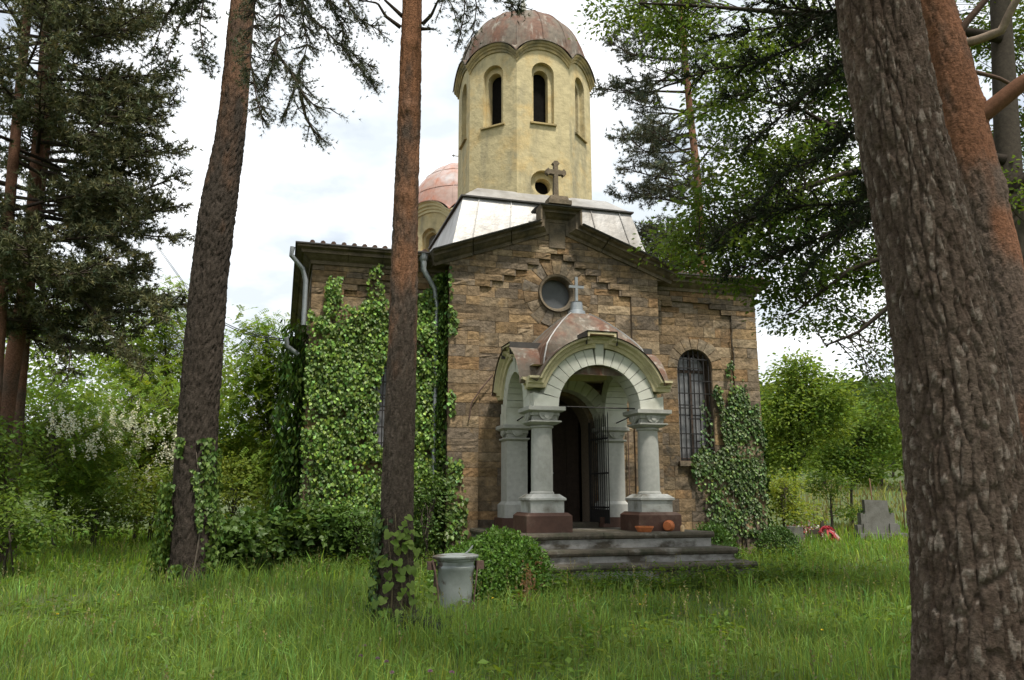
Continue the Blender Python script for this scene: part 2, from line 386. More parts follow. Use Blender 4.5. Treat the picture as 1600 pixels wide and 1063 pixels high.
for s_ in (-1, 1):
    a = Acc()
    x0, x1 = sorted((s_ * (BX - .1), s_ * (WX - .03)))
    a.plate([(x0, -.3), (x1, -.3), (x1, 6.45), (x0, 6.45)], [arched(s_ * 3.6, .45, 2.32, 4.5)], PF(WY + .068), .4)
    X = s_ * (WX - .03)
    a.poly([(X, WY + .09, -.3), (X, DEPTHY, -.3), (X, DEPTHY, 6.45), (X, WY + .09, 6.45)], [(0, 1, 2, 3)])
    wing_walls.append(a.build('wing_wall', M_MORTAR, church))
Acc().poly([(-WX, DEPTHY, -.3), (WX, DEPTHY, -.3), (WX, DEPTHY, 6.45), (-WX, DEPTHY, 6.45)], [(0, 1, 2, 3)]).build('rear_wall', M_MORTAR, church)

PAL = np.array([(.235, .175, .112), (.24, .16, .09), (.195, .16, .122), (.15, .125, .10), (.275, .22, .152), (.22, .168, .112), (.20, .158, .11), (.25, .18, .105)])
PW = np.array([.2, .12, .15, .10, .09, .16, .11, .07])
def stone_geo(x0, x1, z0, z1, yf, dep=.16, rough=.006):
    gx, gz = 4, 3
    j = .004
    u = np.linspace(x0 + .0045, x1 - .0045, gx + 1); v = np.linspace(z0 + .0045, z1 - .0045, gz + 1)
    U, W_ = np.meshgrid(u, v); Y = np.full_like(U, yf) - abs(rng.normal(0, .004))
    inner = np.zeros_like(U); inner[1:-1, 1:-1] = 1
    Y = Y - inner * (rng.random() * .003 + rng.normal(0, rough, U.shape)) + (1 - inner) * rng.random(U.shape) * .003
    U = U + rng.normal(0, .003, U.shape); W_ = W_ + rng.normal(0, .003, U.shape)
    V = np.stack([U, Y, W_], -1).reshape(-1, 3).tolist(); n = gx + 1; f = []
    for r_ in range(gz):
        for c_ in range(gx):
            k = r_ * n + c_
            f += [(k, k + 1, k + n + 1), (k, k + n + 1, k + n)]
    ring = list(range(n)) + [r_ * n + gx for r_ in range(1, gz + 1)] + [gz * n + c_ for c_ in range(gx - 1, -1, -1)] + [r_ * n for r_ in range(gz - 1, 0, -1)]
    b0 = len(V)
    for q in ring: V.append((V[q][0], yf + dep, V[q][2]))
    m = len(ring)
    for q in range(m):
        q2 = (q + 1) % m; f += [(ring[q], b0 + q, b0 + q2), (ring[q], b0 + q2, ring[q2])]
    c = PAL[rng.choice(len(PAL), p=PW / PW.sum())] * np.array([.98, .92, .84]) * rng.uniform(.66, 1.2)
    return V, f, c
def split_run(x0, x1, lo, hi):
    L = x1 - x0
    if L < .05: return []
    out = []; x = x0
    while x < x1 - 1e-6:
        w = rng.uniform(lo, hi)
        if x1 - (x + w) < lo * .7: w = x1 - x
        out.append((x, min(x + w, x1))); x += w
    return out
def minus(iv, hole):
    out = []
    for a0, a1 in iv:
        if hole is None or hole[1] <= a0 or hole[0] >= a1: out.append((a0, a1)); continue
        if hole[0] - a0 > .04: out.append((a0, hole[0]))
        if a1 - hole[1] > .04: out.append((hole[1], a1))
    return out
stones = []     # (parent, V, F, colour, importance)
def courses(z0, z1, lo, hi):
    zs = [z0]
    while zs[-1] < z1 - 1e-6:
        h = rng.uniform(lo, hi)
        if z1 - (zs[-1] + h) < lo * .7: h = z1 - zs[-1]
        zs.append(zs[-1] + h)
    return list(zip(zs[:-1], zs[1:]))
# the projecting bay: proud corner strips and gable, recessed field with a stepped head
rows = courses(-.1, 1.05, .32, .42) + courses(1.05, 6.0, .17, .33) + [(6.0 + .145 * k, 6.145 + .145 * k) for k in range(9)]
for z0, z1 in rows:
    zm = (z0 + z1) / 2
    b = 1.78 if zm < 6.0 else max(0.0, .15 + .28 * math.floor((6.87 - zm) / .145 + 1e-6)) if zm < 6.87 else 0.0
    lim = min(BX, 2.43 - (z0 - 6.49) / .365) if z0 > 6.49 else BX
    if lim < .1: continue
    hole = None
    if z1 > 5.97 - .6 and z0 < 5.97 + .6:
        dz = min(abs(zm - 5.97), .6); hole = (-math.sqrt(.6 ** 2 - dz * dz), math.sqrt(.6 ** 2 - dz * dz))
    if zm < 3.75:
        dz = max(0, zm - 2.95); hw = math.sqrt(max(0, .8 ** 2 - dz * dz)); hole = (-hw, hw) if hw > .05 else None
    small = z1 - z0 < .16
    for lo_, hi_, yf in ((-lim, -b, 0.0), (-b, b, .055), (b, lim, 0.0)):
        lo2, hi2 = max(lo_, -lim), min(hi_, lim)
        if hi2 - lo2 < .04: continue
        for iv in minus([(lo2, hi2)], hole):
            rl, rh = ((.28, .56) if small else (.3, .72))
            for x0, x1 in split_run(iv[0], iv[1], rl, rh):
                hid = (abs((x0 + x1) / 2) < 1.25 and zm < 3.9) or zm < .9
                zs_ = [z0, z1]
                if not small and z1 - z0 > .24 and rng.random() < .2: zs_ = [z0, z0 + (z1 - z0) * rng.uniform(.4, .6), z1]
                for za, zb_ in zip(zs_[:-1], zs_[1:]): stones.append((bay_wall, *stone_geo(x0, x1, za, zb_, yf), 0 if hid else 2 if len(zs_) == 2 else 1))
def ring_stones(cx, cz, r0, r1, n, a0, a1, y, par):
    for k in range(n):
        t0, t1 = a0 + (a1 - a0) * k / n, a0 + (a1 - a0) * (k + 1) / n
        t0 += .012; t1 -= .012
        rr = r1 * rng.uniform(.94, 1.05); m_ = (t0 + t1) / 2; yy = y + rng.normal(0, .004)
        pts = [(r0, t0), (r0, m_), (r0, t1), (rr, t1), (rr, m_), (rr, t0)]
        V = [(cx + r * math.cos(t), yy + rng.normal(0, .006), cz + r * math.sin(t)) for r, t in pts]
        V += [(v[0], yy + .16, v[2]) for v in V]
        V.append((cx + (r0 + rr) / 2 * math.cos(m_), yy - .012, cz + (r0 + rr) / 2 * math.sin(m_)))
        F = [(12, q, (q + 1) % 6) for q in range(6)] + [t for q in range(6) for t in ((q, 6 + q, 6 + (q + 1) % 6), (q, 6 + (q + 1) % 6, (q + 1) % 6))]
        stones.append((par, V, F, PAL[rng.choice(len(PAL), p=PW / PW.sum())] * rng.uniform(.8, 1.1), 2))
ring_stones(0, 5.97, .44, .78, 18, 0, 2 * math.pi, .04, bay_wall)
# the wings
for s_, par in ((1, wing_walls[1]), (-1, wing_walls[0])):
    rows = courses(-.1, .95, .3, .42) + courses(.95, 5.7, .2, .3) + [(5.7 + .13 * k, 5.83 + .13 * k) for k in range(5)]
    for z0, z1 in rows:
        zm = (z0 + z1) / 2
        edge = 4.62; lo_ = 2.42
        hole = None
        if 2.3 < zm < 5.1:
            dz = max(0, zm - 4.5); hw = math.sqrt(max(0, .62 ** 2 - dz * dz)) if dz > 0 else .46
            hole = (3.6 - hw, 3.6 + hw) if hw > .05 else None
        segs = [(lo_, edge, WY + .055), (edge, WX, WY)]
        if zm > 5.83:
            k = int((zm - 5.83) / .13)
            segs = [(lo_, 2.75 + .3 * k, WY), (2.75 + .3 * k, max(4.35 - .3 * k, 2.75 + .3 * k), WY + .055), (max(4.35 - .3 * k, 2.75 + .3 * k), WX, WY)]
        if zm > 6.1: segs = [(lo_, WX, WY)]
        for x0_, x1_, yf in segs:
            for iv in minus([(x0_, x1_)], hole):
                for x0, x1 in split_run(iv[0], iv[1], .3, .68):
                    if s_ < 0: x0, x1 = -x1, -x0
                    imp = 0 if s_ < 0 or zm < .9 else (1 if x0 > 4 and zm < 3.8 else 2)
                    stones.append((par, *stone_geo(x0, x1, z0, z1, yf), imp))
    ring_stones(s_ * 3.6, 4.5, .46, .74, 9, 0, math.pi, WY + .035, par)
order = sorted(range(len(stones)), key=lambda i: -stones[i][4])
rest = Acc()
for q, i in enumerate(order):
    par, V, F, c, imp = stones[i]
    if q < 300 and imp > 0: Acc().add(V, F, c).build('stone', M_STONE, par)
    else: rest.add(V, F, c)
rest.build('wall_stonework', M_STONE, church, kind='stuff')
# side faces of the front corner and the flank walls carry the same stone
a = Acc()
for s_ in (-1, 1):
    for z0, z1 in courses(-.1, 6.4, .24, .33):
        for y0, y1 in split_run(WY + .17, 8.0, .35, .8):
            c = PAL[rng.choice(len(PAL), p=PW / PW.sum())] * rng.uniform(.8, 1.1); X = s_ * WX
            xs = sorted((X - s_ * .15, X + rng.normal(0, .006)))
            a.box((xs[0], y0 + .004, z0 + .004), (xs[1], y1 - .004, z1 - .004), c)
a.build('flank_stonework', M_STONE, church, kind='stuff')

# cornices: wings and flanks
WPROF = [(0, 0), (.04, 0), (.05, .07), (.12, .11), (.20, .18), (.24, .18), (.24, .25), (.33, .28), (.33, .33), (0, .33)]
for s_ in (-1, 1):
    xs = np.linspace(BX - .05, WX, 5)
    for k in range(4):
        xa, xb = xs[k] + .004, xs[k + 1] - .004; last = k == 3
        P = [(s_ * xa, WY, 6.34), (s_ * (xb if not last else WX), WY, 6.34)]
        A_ = [(0, -1, 0), (s_ * 1.0 if last else 0, -1, 0)]
        Acc().sweep(WPROF, P, A_, [(0, 0, 1)] * 2).build('cornice_block', M_CORN, church)
    ys = np.linspace(WY, 9.0, 9)
    for k in range(8):
        P = [(s_ * WX, ys[k] + (.0 if k == 0 else .004), 6.34), (s_ * WX, ys[k + 1] - .004, 6.34)]
        A_ = [(s_, -1 if k == 0 else 0, 0), (s_, 0, 0)]
        Acc().sweep(WPROF, P, A_, [(0, 0, 1)] * 2).build('cornice_block', M_CORN, church)
    # roof edge sheet and tiles of the wing
    x0, x1 = sorted((s_ * 2.3, s_ * (WX + .37)))
    Acc().box((x0, WY - .37, 6.672), (x1, 9.3, 6.70)).build('roof_edge_sheet', M_DARKSHEET, church)
    Acc().poly([(s_ * 5.5, .3, 6.702), (s_ * 5.5, 14.6, 6.702), (0, 14.6, 7.8), (0, 5.6, 7.8)], [(0, 1, 2, 3)]).build('roof_slope', M_TILE, church)
    Acc().poly([(s_ * 5.5, .3, 6.702), (0, 5.6, 7.8), (0, .3, 6.702)], [(0, 1, 2)]).build('roof_slope', M_TILE, church)
    for k in range(13):
        x = s_ * (2.75 + k * .215)
        z = 6.735
        Acc().tube([(x, .12, z - .02), (x, .7, z + .03 + .05)], [.055, .055], 7, (.22, .1, .06)).build('roof_tile', M_TILE, church)

# gable cornice
GP = [(0, 0), (.04, 0), (.05, .07), (.12, .10), (.2, .17), (.24, .17), (.24, .23), (.34, .25), (.34, .29), (0, .29)]
GC = [(0, .292), (.37, .292), (.38, .275), (.39, .30), (.0, .325), (-.3, .325), (-.3, .292)]
pts = np.array([(-2.78, gab(2.78)), (-.2, gab(.2)), (-.2, 7.585), (.2, 7.585), (.2, gab(.2)), (2.78, gab(2.78))])
def mitres(p):
    d = nrm(np.diff(p, axis=0)); nn = np.stack([-d[:, 1], d[:, 0]], -1); out = []
    for i in range(len(p)):
        if i == 0: out.append(nn[0]); continue
        if i == len(p) - 1: out.append(nn[-1]); continue
        m_ = nn[i - 1] + nn[i]; out.append(m_ / max(.3, (m_ @ nn[i])))
    return np.array(out)
mt = mitres(pts)
def seg_build(i, k, prof, name, m_, gap=.004):
    p0, p1, m0, m1 = pts[i], pts[i + 1], mt[i], mt[i + 1]; nn = nrm(np.array([-(p1 - p0)[1], (p1 - p0)[0]]))
    for q in range(k):
        t0, t1 = q / k + (gap if q else 0), (q + 1) / k - (gap if q < k - 1 else 0)
        pa, pb = p0 + (p1 - p0) * t0, p0 + (p1 - p0) * t1
        ba = m0 if q == 0 else nn; bb = m1 if q == k - 1 else nn
        Acc().sweep(prof, [(pa[0], 0, pa[1]), (pb[0], 0, pb[1])], [(0, -1, 0)] * 2, [(ba[0], 0, ba[1]), (bb[0], 0, bb[1])]).build(name, m_, church)
for i, k in ((0, 3), (1, 1), (2, 1), (3, 1), (4, 3)):
    seg_build(i, k, GP, 'gable_cornice_block', M_CORN)
    if i in (0, 2, 4): seg_build(i, 1, GC, 'gable_capping_sheet', M_DARKSHEET)
# returns of the bay eaves back to the wing
for s_ in (-1, 1):
    x0, x1 = sorted((s_ * 2.45, s_ * 2.78)); z = gab(2.6)
    Acc().box((x0, -.0, z), (x1, .5, z + .27)).build('eave_return', M_CORN, church)
# keystone panel below the apex
Acc().box((-.19, -.03, 7.0), (.19, .06, 7.58)).build('apex_block', M_CORN, church)
# cross on the gable
a = Acc(); a.sqstack([(.27, 7.92), (.27, 8.02), (.22, 8.04), (.2, 8.13)], (-.04, -.12)); a.build('cross_pedestal', M_CORN, church)
c = (.13, .115, .09); X = -.1
def cross_flared(x, y, z0, z1, zarm, arm, w, t):
    A2 = Acc()
    prof = [(-w, z0), (w, z0), (w * .8, zarm - w), (arm - .09, zarm - w * .8), (arm - .06, zarm - w * 1.5), (arm, zarm - w * .6), (arm, zarm + w * .6), (arm - .06, zarm + w * 1.5), (arm - .09, zarm + w * .8), (w * .8, zarm + w),
            (w * .8, z1 - .09), (w * 1.5, z1 - .06), (w * .6, z1)]
    prof = prof + [(-u, v) for u, v in prof[::-1]][:-1]
    prof = [p for k, p in enumerate(prof) if k == 0 or p != prof[k - 1]]
    tri = tessellate_polygon([[Vector((u, v, 0)) for u, v in prof]])
    for yy in (y - t, y + t): A2.add([(x + u, yy, v) for u, v in prof], tri, c)
    n_ = len(prof)
    for k in range(n_):
        p, q = prof[k], prof[(k + 1) % n_]; A2.poly([(x + p[0], y - t, p[1]), (x + q[0], y - t, q[1]), (x + q[0], y + t, q[1]), (x + p[0], y + t, p[1])], [(0, 1, 2, 3)], c)
    return A2
cross_flared(-.06, -.12, 8.13, 9.02, 8.75, .24, .058, .055).build('gable_cross', M_CORN, church)

# round window of the bay
ri = Acc(); ring = [(0.43, -.02), (.43, .3), (.36, .3), (.34, .10), (.38, .0)]
th = np.linspace(0, 2 * math.pi, 37)
ri.sweep([(r, y) for r, y in ring], [(0, 0, 5.97)] * 37, [(math.cos(t), 0, math.sin(t)) for t in th], [(0, 1, 0)] * 37, cap=False)
ocu = ri.build('round_window', M_CORN, church, smooth=40)
Acc().poly([(.36 * math.cos(t), .24, 5.97 + .36 * math.sin(t)) for t in th[:-1]], [tuple(range(36))]).build('pane', M_PANEDARK, ocu)
# arched side windows with iron grilles
for s_ in (1, -1):
    cx = s_ * 3.6
    fr = Acc(); out = [(cx - .45, 2.32), (cx - .45, 4.5)] + arc(cx, 4.5, .45, .45, math.pi, 0, 15)[1:-1] + [(cx + .45, 4.5), (cx + .45, 2.32)]
    P = [(u, WY + .36, v) for u, v in out]; q = np.array(out); mm = mitres(q)
    fr.sweep([(0, 0), (.0, -.08), (.07, -.08), (.07, 0)], P, [(0, -1, 0)] * len(P), [(-m_[0] * -1, 0, m_[1]) for m_ in mm])
    fr.box((cx - .45, WY + .28, 2.32), (cx + .45, WY + .37, 2.40)); fr.box((cx - .03, WY + .29, 2.4), (cx + .03, WY + .36, 4.9)); fr.box((cx - .4, WY + .29, 4.42), (cx + .4, WY + .36, 4.49))
    w_ = fr.build('arched_window', M_WINWOOD, church)
    for x0, x1, z0, z1 in ((-.4, -.03, 2.4, 3.4), (.03, .4, 2.4, 3.4), (-.4, -.03, 3.42, 4.42), (.03, .4, 3.42, 4.42), (-.38, -.03, 4.49, 4.8), (.03, .38, 4.49, 4.8)):
        Acc().box((cx + x0, WY + .33, z0), (cx + x1, WY + .345, z1)).build('pane', M_PANE, w_)
    gr = Acc().box((cx - .44, WY + .1, 2.34), (cx + .44, WY + .13, 2.37)).build('window_grille', M_IRON, church)
    for k in range(7):
        x = cx - .39 + .13 * k; zt = 4.5 + math.sqrt(max(0, .44 ** 2 - (x - cx) ** 2))
        Acc().box((x - .011, WY + .1, 2.34), (x + .011, WY + .122, zt)).build('bar', M_IRON, gr)
    for k, (z, xa, xb) in enumerate(((2.95, -.44, .44), (3.55, -.44, .1), (3.9, -.44, .44), (4.2, -.1, .44), (4.5, -.44, .2), (4.72, -.38, .38), (3.3, -.2, .44), (2.62, -.44, .44), (2.78, .0, .44), (3.62, -.44, -.05))):
        Acc().box((cx + xa, WY + .085, z - .014), (cx + xb, WY + .1, z + .014)).build('bar', M_IRON, gr)
    Acc().box((cx - .52, WY - .04, 2.2), (cx + .52, WY + .3, 2.31)).build('window_sill', M_CORN, church)

# octagonal tower and the drum of the rear dome
def octo(cy, ap, zb, zval, rise, win, dome_h, dome_r, zdome, cprof, mats, names, inner, nseg=12):
    M_wall, M_corn, M_dome = mats
    hw = ap * math.tan(math.pi / 8)
    tw = thing_part = None
    zarc = lambda u: zval + rise * (math.sqrt(max(0, 1 - (u / hw * .93) ** 2)) - math.sqrt(1 - .93 ** 2)) / (1 - math.sqrt(1 - .93 ** 2))
    us = np.linspace(-hw, hw, 2 * nseg + 1)
    root = None
    for f in range(8):
        th_ = -math.pi / 2 + f * math.pi / 4; nx, ny = math.cos(th_), math.sin(th_); tx, ty = -ny, nx
        M = lambda u, v, w, nx=nx, ny=ny, tx=tx, ty=ty: (tx * u + nx * (ap - w), cy + ty * u + ny * (ap - w), v)
        A2 = Acc(); outer = [(-hw, zb), (hw, zb)] + [(u, zarc(u)) for u in us[::-1]]
        holes = [arched(0, win[0], win[1], win[2])]
        if f == 0 and inner.get('oculus'): oz, orr = inner['oculus']; holes.append(arc(0, oz, orr, orr, 0, 2 * math.pi, 25)[:-1])
        A2.plate(outer, holes, M, win[3])
        face = A2.build(names[0], M_wall, church)
        if root is None: root = face
        # inner reveal with the narrower opening
        iw = win[4]
        A3 = Acc(); A3.plate(arched(0, win[0] + .01, win[1] - .01, win[2]), [arched(inner.get('off', 0), iw, win[1] + .04, win[2] - .06)], lambda u, v, w, M=M: M(u, v, w + win[3] - .003), .22)
        A3.build('window_reveal', M_wall, face)
        Acc().poly([M(u, v, win[3] + .2) for u, v in arched(inner.get('off', 0), iw + .02, win[1], win[2])], [tuple(range(16))]).build('opening_shade_panel' if not inner.get('pale') else 'pane', inner['mat'], face)  # on the tower, a black sheet painting the unlit interior
        Acc().sweep([(0, -.02), (.06, -.02), (.06, .02), (0, .03)], [M(-win[0] - .05, win[1], 0), M(win[0] + .05, win[1], 0)], [(nx, ny, 0)] * 2, [(0, 0, 1)] * 2).build('window_sill', M_corn, face)
        if f == 0 and inner.get('oculus'):
            A4 = Acc().plate(arc(0, oz, orr + .005, orr + .005, 0, 2 * math.pi, 25)[:-1], [arc(.02, oz - .03, orr * .62, orr * .62, 0, 2 * math.pi, 21)[:-1]], lambda u, v, w, M=M: M(u, v, w + win[3]), .25); A4.build('oculus_reveal', M_wall, face)
            Acc().poly([M(u, v, win[3] + .24) for u, v in arc(.02, oz - .03, orr * .66, orr * .66, 0, 2 * math.pi, 21)[:-1]], [tuple(range(20))]).build('opening_shade_panel', M_OPENSHADE, face)  # black disc in place of the dark behind the oculus
        # arched cornice of this face, mitred at the corners
        P, A_, B_ = [], [], []
        for k, u in enumerate(us):
            P.append(M(u, zarc(u), 0))
            ax = np.array([nx, ny, 0.0])
            if k == 0: ax = ax - np.array([tx, ty, 0]) * math.tan(math.pi / 8)
            if k == len(us) - 1: ax = ax + np.array([tx, ty, 0]) * math.tan(math.pi / 8)
            A_.append(ax)
            B_.append((0, 0, 1.0))
        Acc().sweep(cprof, P, A_, B_).build(names[1], M_corn, face, smooth=35)
    # dome: from the eave line up
    na = 8 * 2 * nseg; proj = max(p[0] for p in cprof) + .03; top = max(p[1] for p in cprof)
    rows = []
    eave = []
    for f in range(8):
        th_ = -math.pi / 2 + f * math.pi / 4; nx, ny = math.cos(th_), math.sin(th_); tx, ty = -ny, nx
        for u in us[:-1]:
            sc_ = (ap + proj) / ap
            eave.append((tx * u * sc_ + nx * (ap + proj), ty * u * sc_ + ny * (ap + proj), zarc(u) + top + .012))
    eave = np.array(eave); ang = np.arctan2(eave[:, 1], eave[:, 0]); er = np.hypot(eave[:, 0], eave[:, 1])
    for s in np.linspace(0, 1, 16):
        e = s ** .9 * math.pi / 2
        r = dome_r * math.cos(e); z = zdome + dome_h * math.sin(e)
        rows.append(np.stack([np.cos(ang) * r, cy + np.sin(ang) * r, np.full(na, z)], -1))
    rows[0] = rows[0] * np.array([1, 1, 0]) + np.array([0, 0, 1]) * np.maximum(rows[0][:, 2:3], eave[:, 2:3] + .02)
    rows[1][:, 2] = np.maximum(rows[1][:, 2], rows[0][:, 2] + .05)
    rows[2][:, 2] = np.maximum(rows[2][:, 2], rows[1][:, 2] + .05)
    e0 = eave + np.array([0, cy, 0]); lower = e0 - np.array([0, 0, .03])
    allr = [lower, e0] + rows; V = np.concatenate(allr); m_ = len(allr); F = []
    i, j = np.meshgrid(np.arange(m_ - 1), np.arange(na), indexing='ij'); j2 = (j + 1) % na
    F = np.concatenate([np.stack([i * na + j, i * na + j2, (i + 1) * na + j2], -1).reshape(-1, 3), np.stack([i * na + j, (i + 1) * na + j2, (i + 1) * na + j], -1).reshape(-1, 3)])
    dome = Acc().add(V, F).build(names[2], M_dome, church, smooth=40)
    step = 2 * nseg // 2
    for q in range(0, na, step):
        path = np.array([allr[k][q] for k in range(1, m_)]); path = path + np.array([0, 0, .008])
        Acc().tube(path[:-1], .016, 5).build('seam', M_dome, dome)
    for k in inner.get('rings', ()):
        path = np.vstack([allr[k], allr[k][:1]]); cen = np.array([0, cy, zdome]); path = path + nrm(path - cen) * .006
        Acc().tube(path[::3], .012, 4).build('seam', M_dome, dome)
    return dome
CP = [(0, -.03), (.035, -.03), (.04, .03), (.07, .05), (.08, .09), (.11, .11), (.13, .15), (.13, .18), (0, .18)]
dome1 = octo(2.53, 1.62, 7.9, 12.02, .40, (.285, 10.42, 11.78, .13, .19), 1.74, 1.71, 12.46, CP, (M_PLASTER, M_PLASTER_C, M_RUST), ('tower_wall', 'tower_cornice', 'tower_dome'), dict(oculus=(8.9, .33), mat=M_OPENSHADE, off=-.02))
CP2 = [(0, -.12), (.04, -.12), (.05, -.04), (.10, -.02), (.11, .05), (.17, .07), (.19, .14), (.25, .17), (.25, .21), (0, .21)]
dome2 = octo(10.0, 2.0, 6.8, 10.35, .45, (.3, 9.2, 9.85, .13, .24), 2.2, 1.9, 10.85, CP2, (M_PLASTER, M_PALEYEL, M_PINK), ('drum_wall', 'drum_cornice', 'rear_dome'), dict(mat=M_PANE, pale=True, rings=(5, 9)))
# finials
a = Acc().lathe([(.16, 14.14), (.16, 14.28), (.1, 14.33), (.09, 14.55), (.05, 14.8)], 14, (0, 2.56, 0)); a.box((-.025, 2.54, 14.75), (.025, 2.58, 15.6)); a.box((-.25, 2.545, 15.2), (.25, 2.575, 15.25)); a.build('tower_finial', M_WHITE, church, smooth=40)
a = Acc().lathe([(.14, 12.98), (.14, 13.1), (.08, 13.14), (.07, 13.2)], 14, (0, 10, 0)); a.box((-.03, 9.98, 13.1), (.03, 10.02, 14.0)); a.tube([(-.36, 10, 13.42), (.36, 10, 13.42)], .025, 6)
for x in (-.36, .36): a.lathe([(.0, -.06), (.055, 0), (.0, .06)], 8, (x, 10, 13.42))
a.build('dome_finial', M_GALV, church, smooth=40)
# zinc-covered base below the tower
zc = 2.56
def frust(h0, z0, h1, z1, name, m_):
    q = lambda h, z: [(-h, zc - h, z), (h, zc - h, z), (h, zc + h, z), (-h, zc + h, z)]
    b0, b1 = q(h0, z0), q(h1, z1); objs = []
    for k in range(4):
        k2 = (k + 1) % 4; objs.append(Acc().poly([b0[k], b0[k2], b1[k2], b1[k]], [(0, 1, 2, 3)]).build(name, m_, church))
    return b0, b1, objs
b0, b1, ob = frust(2.36, 6.95, 2.05, 8.22, 'zinc_skirt_sheet', M_ZINC)
for u in (-.82, -.45, .0, .5, .85):
    p0 = np.array(b0[0]) + (np.array(b0[1]) - b0[0]) * (u + 1) / 2; p1 = np.array(b1[0]) + (np.array(b1[1]) - b1[0]) * (u + 1) / 2
    Acc().tube([p0 - [0, .012, 0], p1 - [0, .012, 0]], .014, 5).build('standing_seam', M_ZINC, ob[0])
Acc().sweep([(-.02, -.03), (.07, -.04), (.07, -.005), (-.02, .01)], [(*b1[k % 4][:2], 8.235) for k in range(5)], [nrm(np.array([b1[k % 4][0], b1[k % 4][1] - zc, 0])) * 1.41 for k in range(5)], [(0, 0, 1)] * 5, cap=False).build('zinc_eave', M_DARKSHEET, church)
frust(2.06, 8.23, 1.62, 8.62, 'zinc_roof_sheet', M_ZINC)

# ------------------------------------------------------------------ the porch
# steps and landing
NOSE = [(0, -.11), (.05, -.11), (.085, -.095), (.1, -.06), (.1, -.045), (.085, -.012), (.05, 0), (-.35, 0), (-.35, -.11)]
for hw, yf, zt, h in ((1.98, -2.9, .9, .25), (2.24, -3.25, .64, .25), (2.4, -3.6, .42, .5)):
    b_ = Acc().box((-hw + .05, yf + .06, zt - h - .1), (hw - .05, -.06, zt - .11)).build('step_riser', M_RISER, church)
    P = [(-hw, -.2, zt), (-hw, yf + .1, zt), (hw, yf + .1, zt), (hw, -.2, zt)]
    cuts = [-hw] + ([-.2] if hw < 2 else [.1] if hw < 2.5 else [-.7, 1.1]) + [hw]
    for k in range(len(cuts) - 1):
        xa, xb = cuts[k] + .004, cuts[k + 1] - .004
        Acc().sweep(NOSE, [(xa, yf + .1, zt + rng.normal(0, .004)), (xb, yf + .1, zt + rng.normal(0, .004))], [(0, -1, 0)] * 2, [(0, 0, 1)] * 2).build('step_tread', M_STEP, church)
    for s_ in (-1, 1):
        Acc().sweep(NOSE, [(s_ * (hw - .1), yf + .45, zt - .002), (s_ * (hw - .1), -.1, zt - .002)], [(s_, 0, 0)] * 2, [(0, 0, 1)] * 2).build('step_tread', M_STEP, church)
Acc().box((-1.7, -2.5, .80), (1.7, .5, .893)).build('porch_floor', M_STEP, church)
Acc().box((-.72, -.4, .89), (.72, .1, .99)).build('door_sill', M_STEP, church)

def capital(root, x, y, hw, z0, z1, pil=False):
    a = Acc(); h = z1 - z0
    a.sqstack([(hw * .84, z0), (hw * .98, z0 + .02), (hw * 1.18, z0 + .05), (hw * 1.18, z0 + .075), (hw * .92, z0 + .085), (hw * .92, z1 - .105)], (x, y))
    a.sqstack([(hw * 1.06, z0 + .17), (hw * 1.06, z1 - .1)], (x, y))
    cap_ = a.build('capital', M_GREY, root)
    Acc().sqstack([(hw * 1.2, z1 - .10), (hw * 1.42, z1 - .07), (hw * 1.42, z1)], (x, y)).build('abacus', M_GREY, root)
    # roundels on the faces
    for dx_, dy_ in ((0, -1), (-1, 0), (1, 0)):
        r_ = hw * .58; zc_ = z1 - .105
        pts_ = [(r_ * math.cos(t), r_ * math.sin(t)) for t in np.linspace(math.pi, 2 * math.pi, 15)]
        def M(u, v, w): return (x + dx_ * (hw * 1.06 + w) + (u if dx_ == 0 else 0), y + dy_ * (hw * 1.06 + w) + (u if dy_ == 0 else 0), zc_ + v)
        A2 = Acc().poly([M(u, v, .03) for u, v in pts_], [tuple(range(15))])
        for k in range(14): A2.poly([M(*pts_[k], .03), M(*pts_[k + 1], .03), M(*pts_[k + 1], 0), M(*pts_[k], 0)], [(0, 1, 2, 3)])
        cir = [(.05 * math.cos(t), -.06 + .05 * math.sin(t)) for t in np.linspace(0, 2 * math.pi, 13)[:-1]]
        A2.poly([M(u, v, .045) for u, v in cir], [tuple(range(12))])
        for k in range(12): A2.poly([M(*cir[k], .045), M(*cir[(k + 1) % 12], .045), M(*cir[(k + 1) % 12], .03), M(*cir[k], .03)], [(0, 1, 2, 3)])
        A2.build('roundel', M_GREY, root)
for s_ in (-1, 1):
    x, y = s_ * 1.08, -2.1
    sh = Acc().lathe([(.225, 1.57), (.225, 1.60), (.202, 1.625), (.204, 2.0), (.198, 2.5), (.19, 2.77), (.222, 2.79), (.222, 2.815), (.2, 2.83)], 28, (x, y, 0)).build('porch_column', M_GREY, church, smooth=35)
    Acc().sqstack([(.43, .88), (.43, 1.19), (.37, 1.245)], (x, y)).build('plinth', M_BROWN, sh)
    Acc().sqstack([(.315, 1.24), (.315, 1.45), (.35, 1.465), (.35, 1.50), (.25, 1.575)], (x, y)).build('base', M_BASE, sh)
    capital(sh, x, y, .25, 2.83, 3.16)
    x, y = s_ * 1.08, -.26
    sh = Acc().sqstack([(.22, 1.42), (.22, 2.64)], (x, y)).build('porch_pilaster', M_GREY, church)
    Acc().sqstack([(.34, .88), (.34, 1.1)], (x, y)).build('plinth', M_BROWN, sh)
    Acc().sqstack([(.28, 1.095), (.28, 1.36), (.22, 1.425)], (x, y)).build('base', M_GREY, sh)
    capital(sh, x, y, .22, 2.63, 2.97)
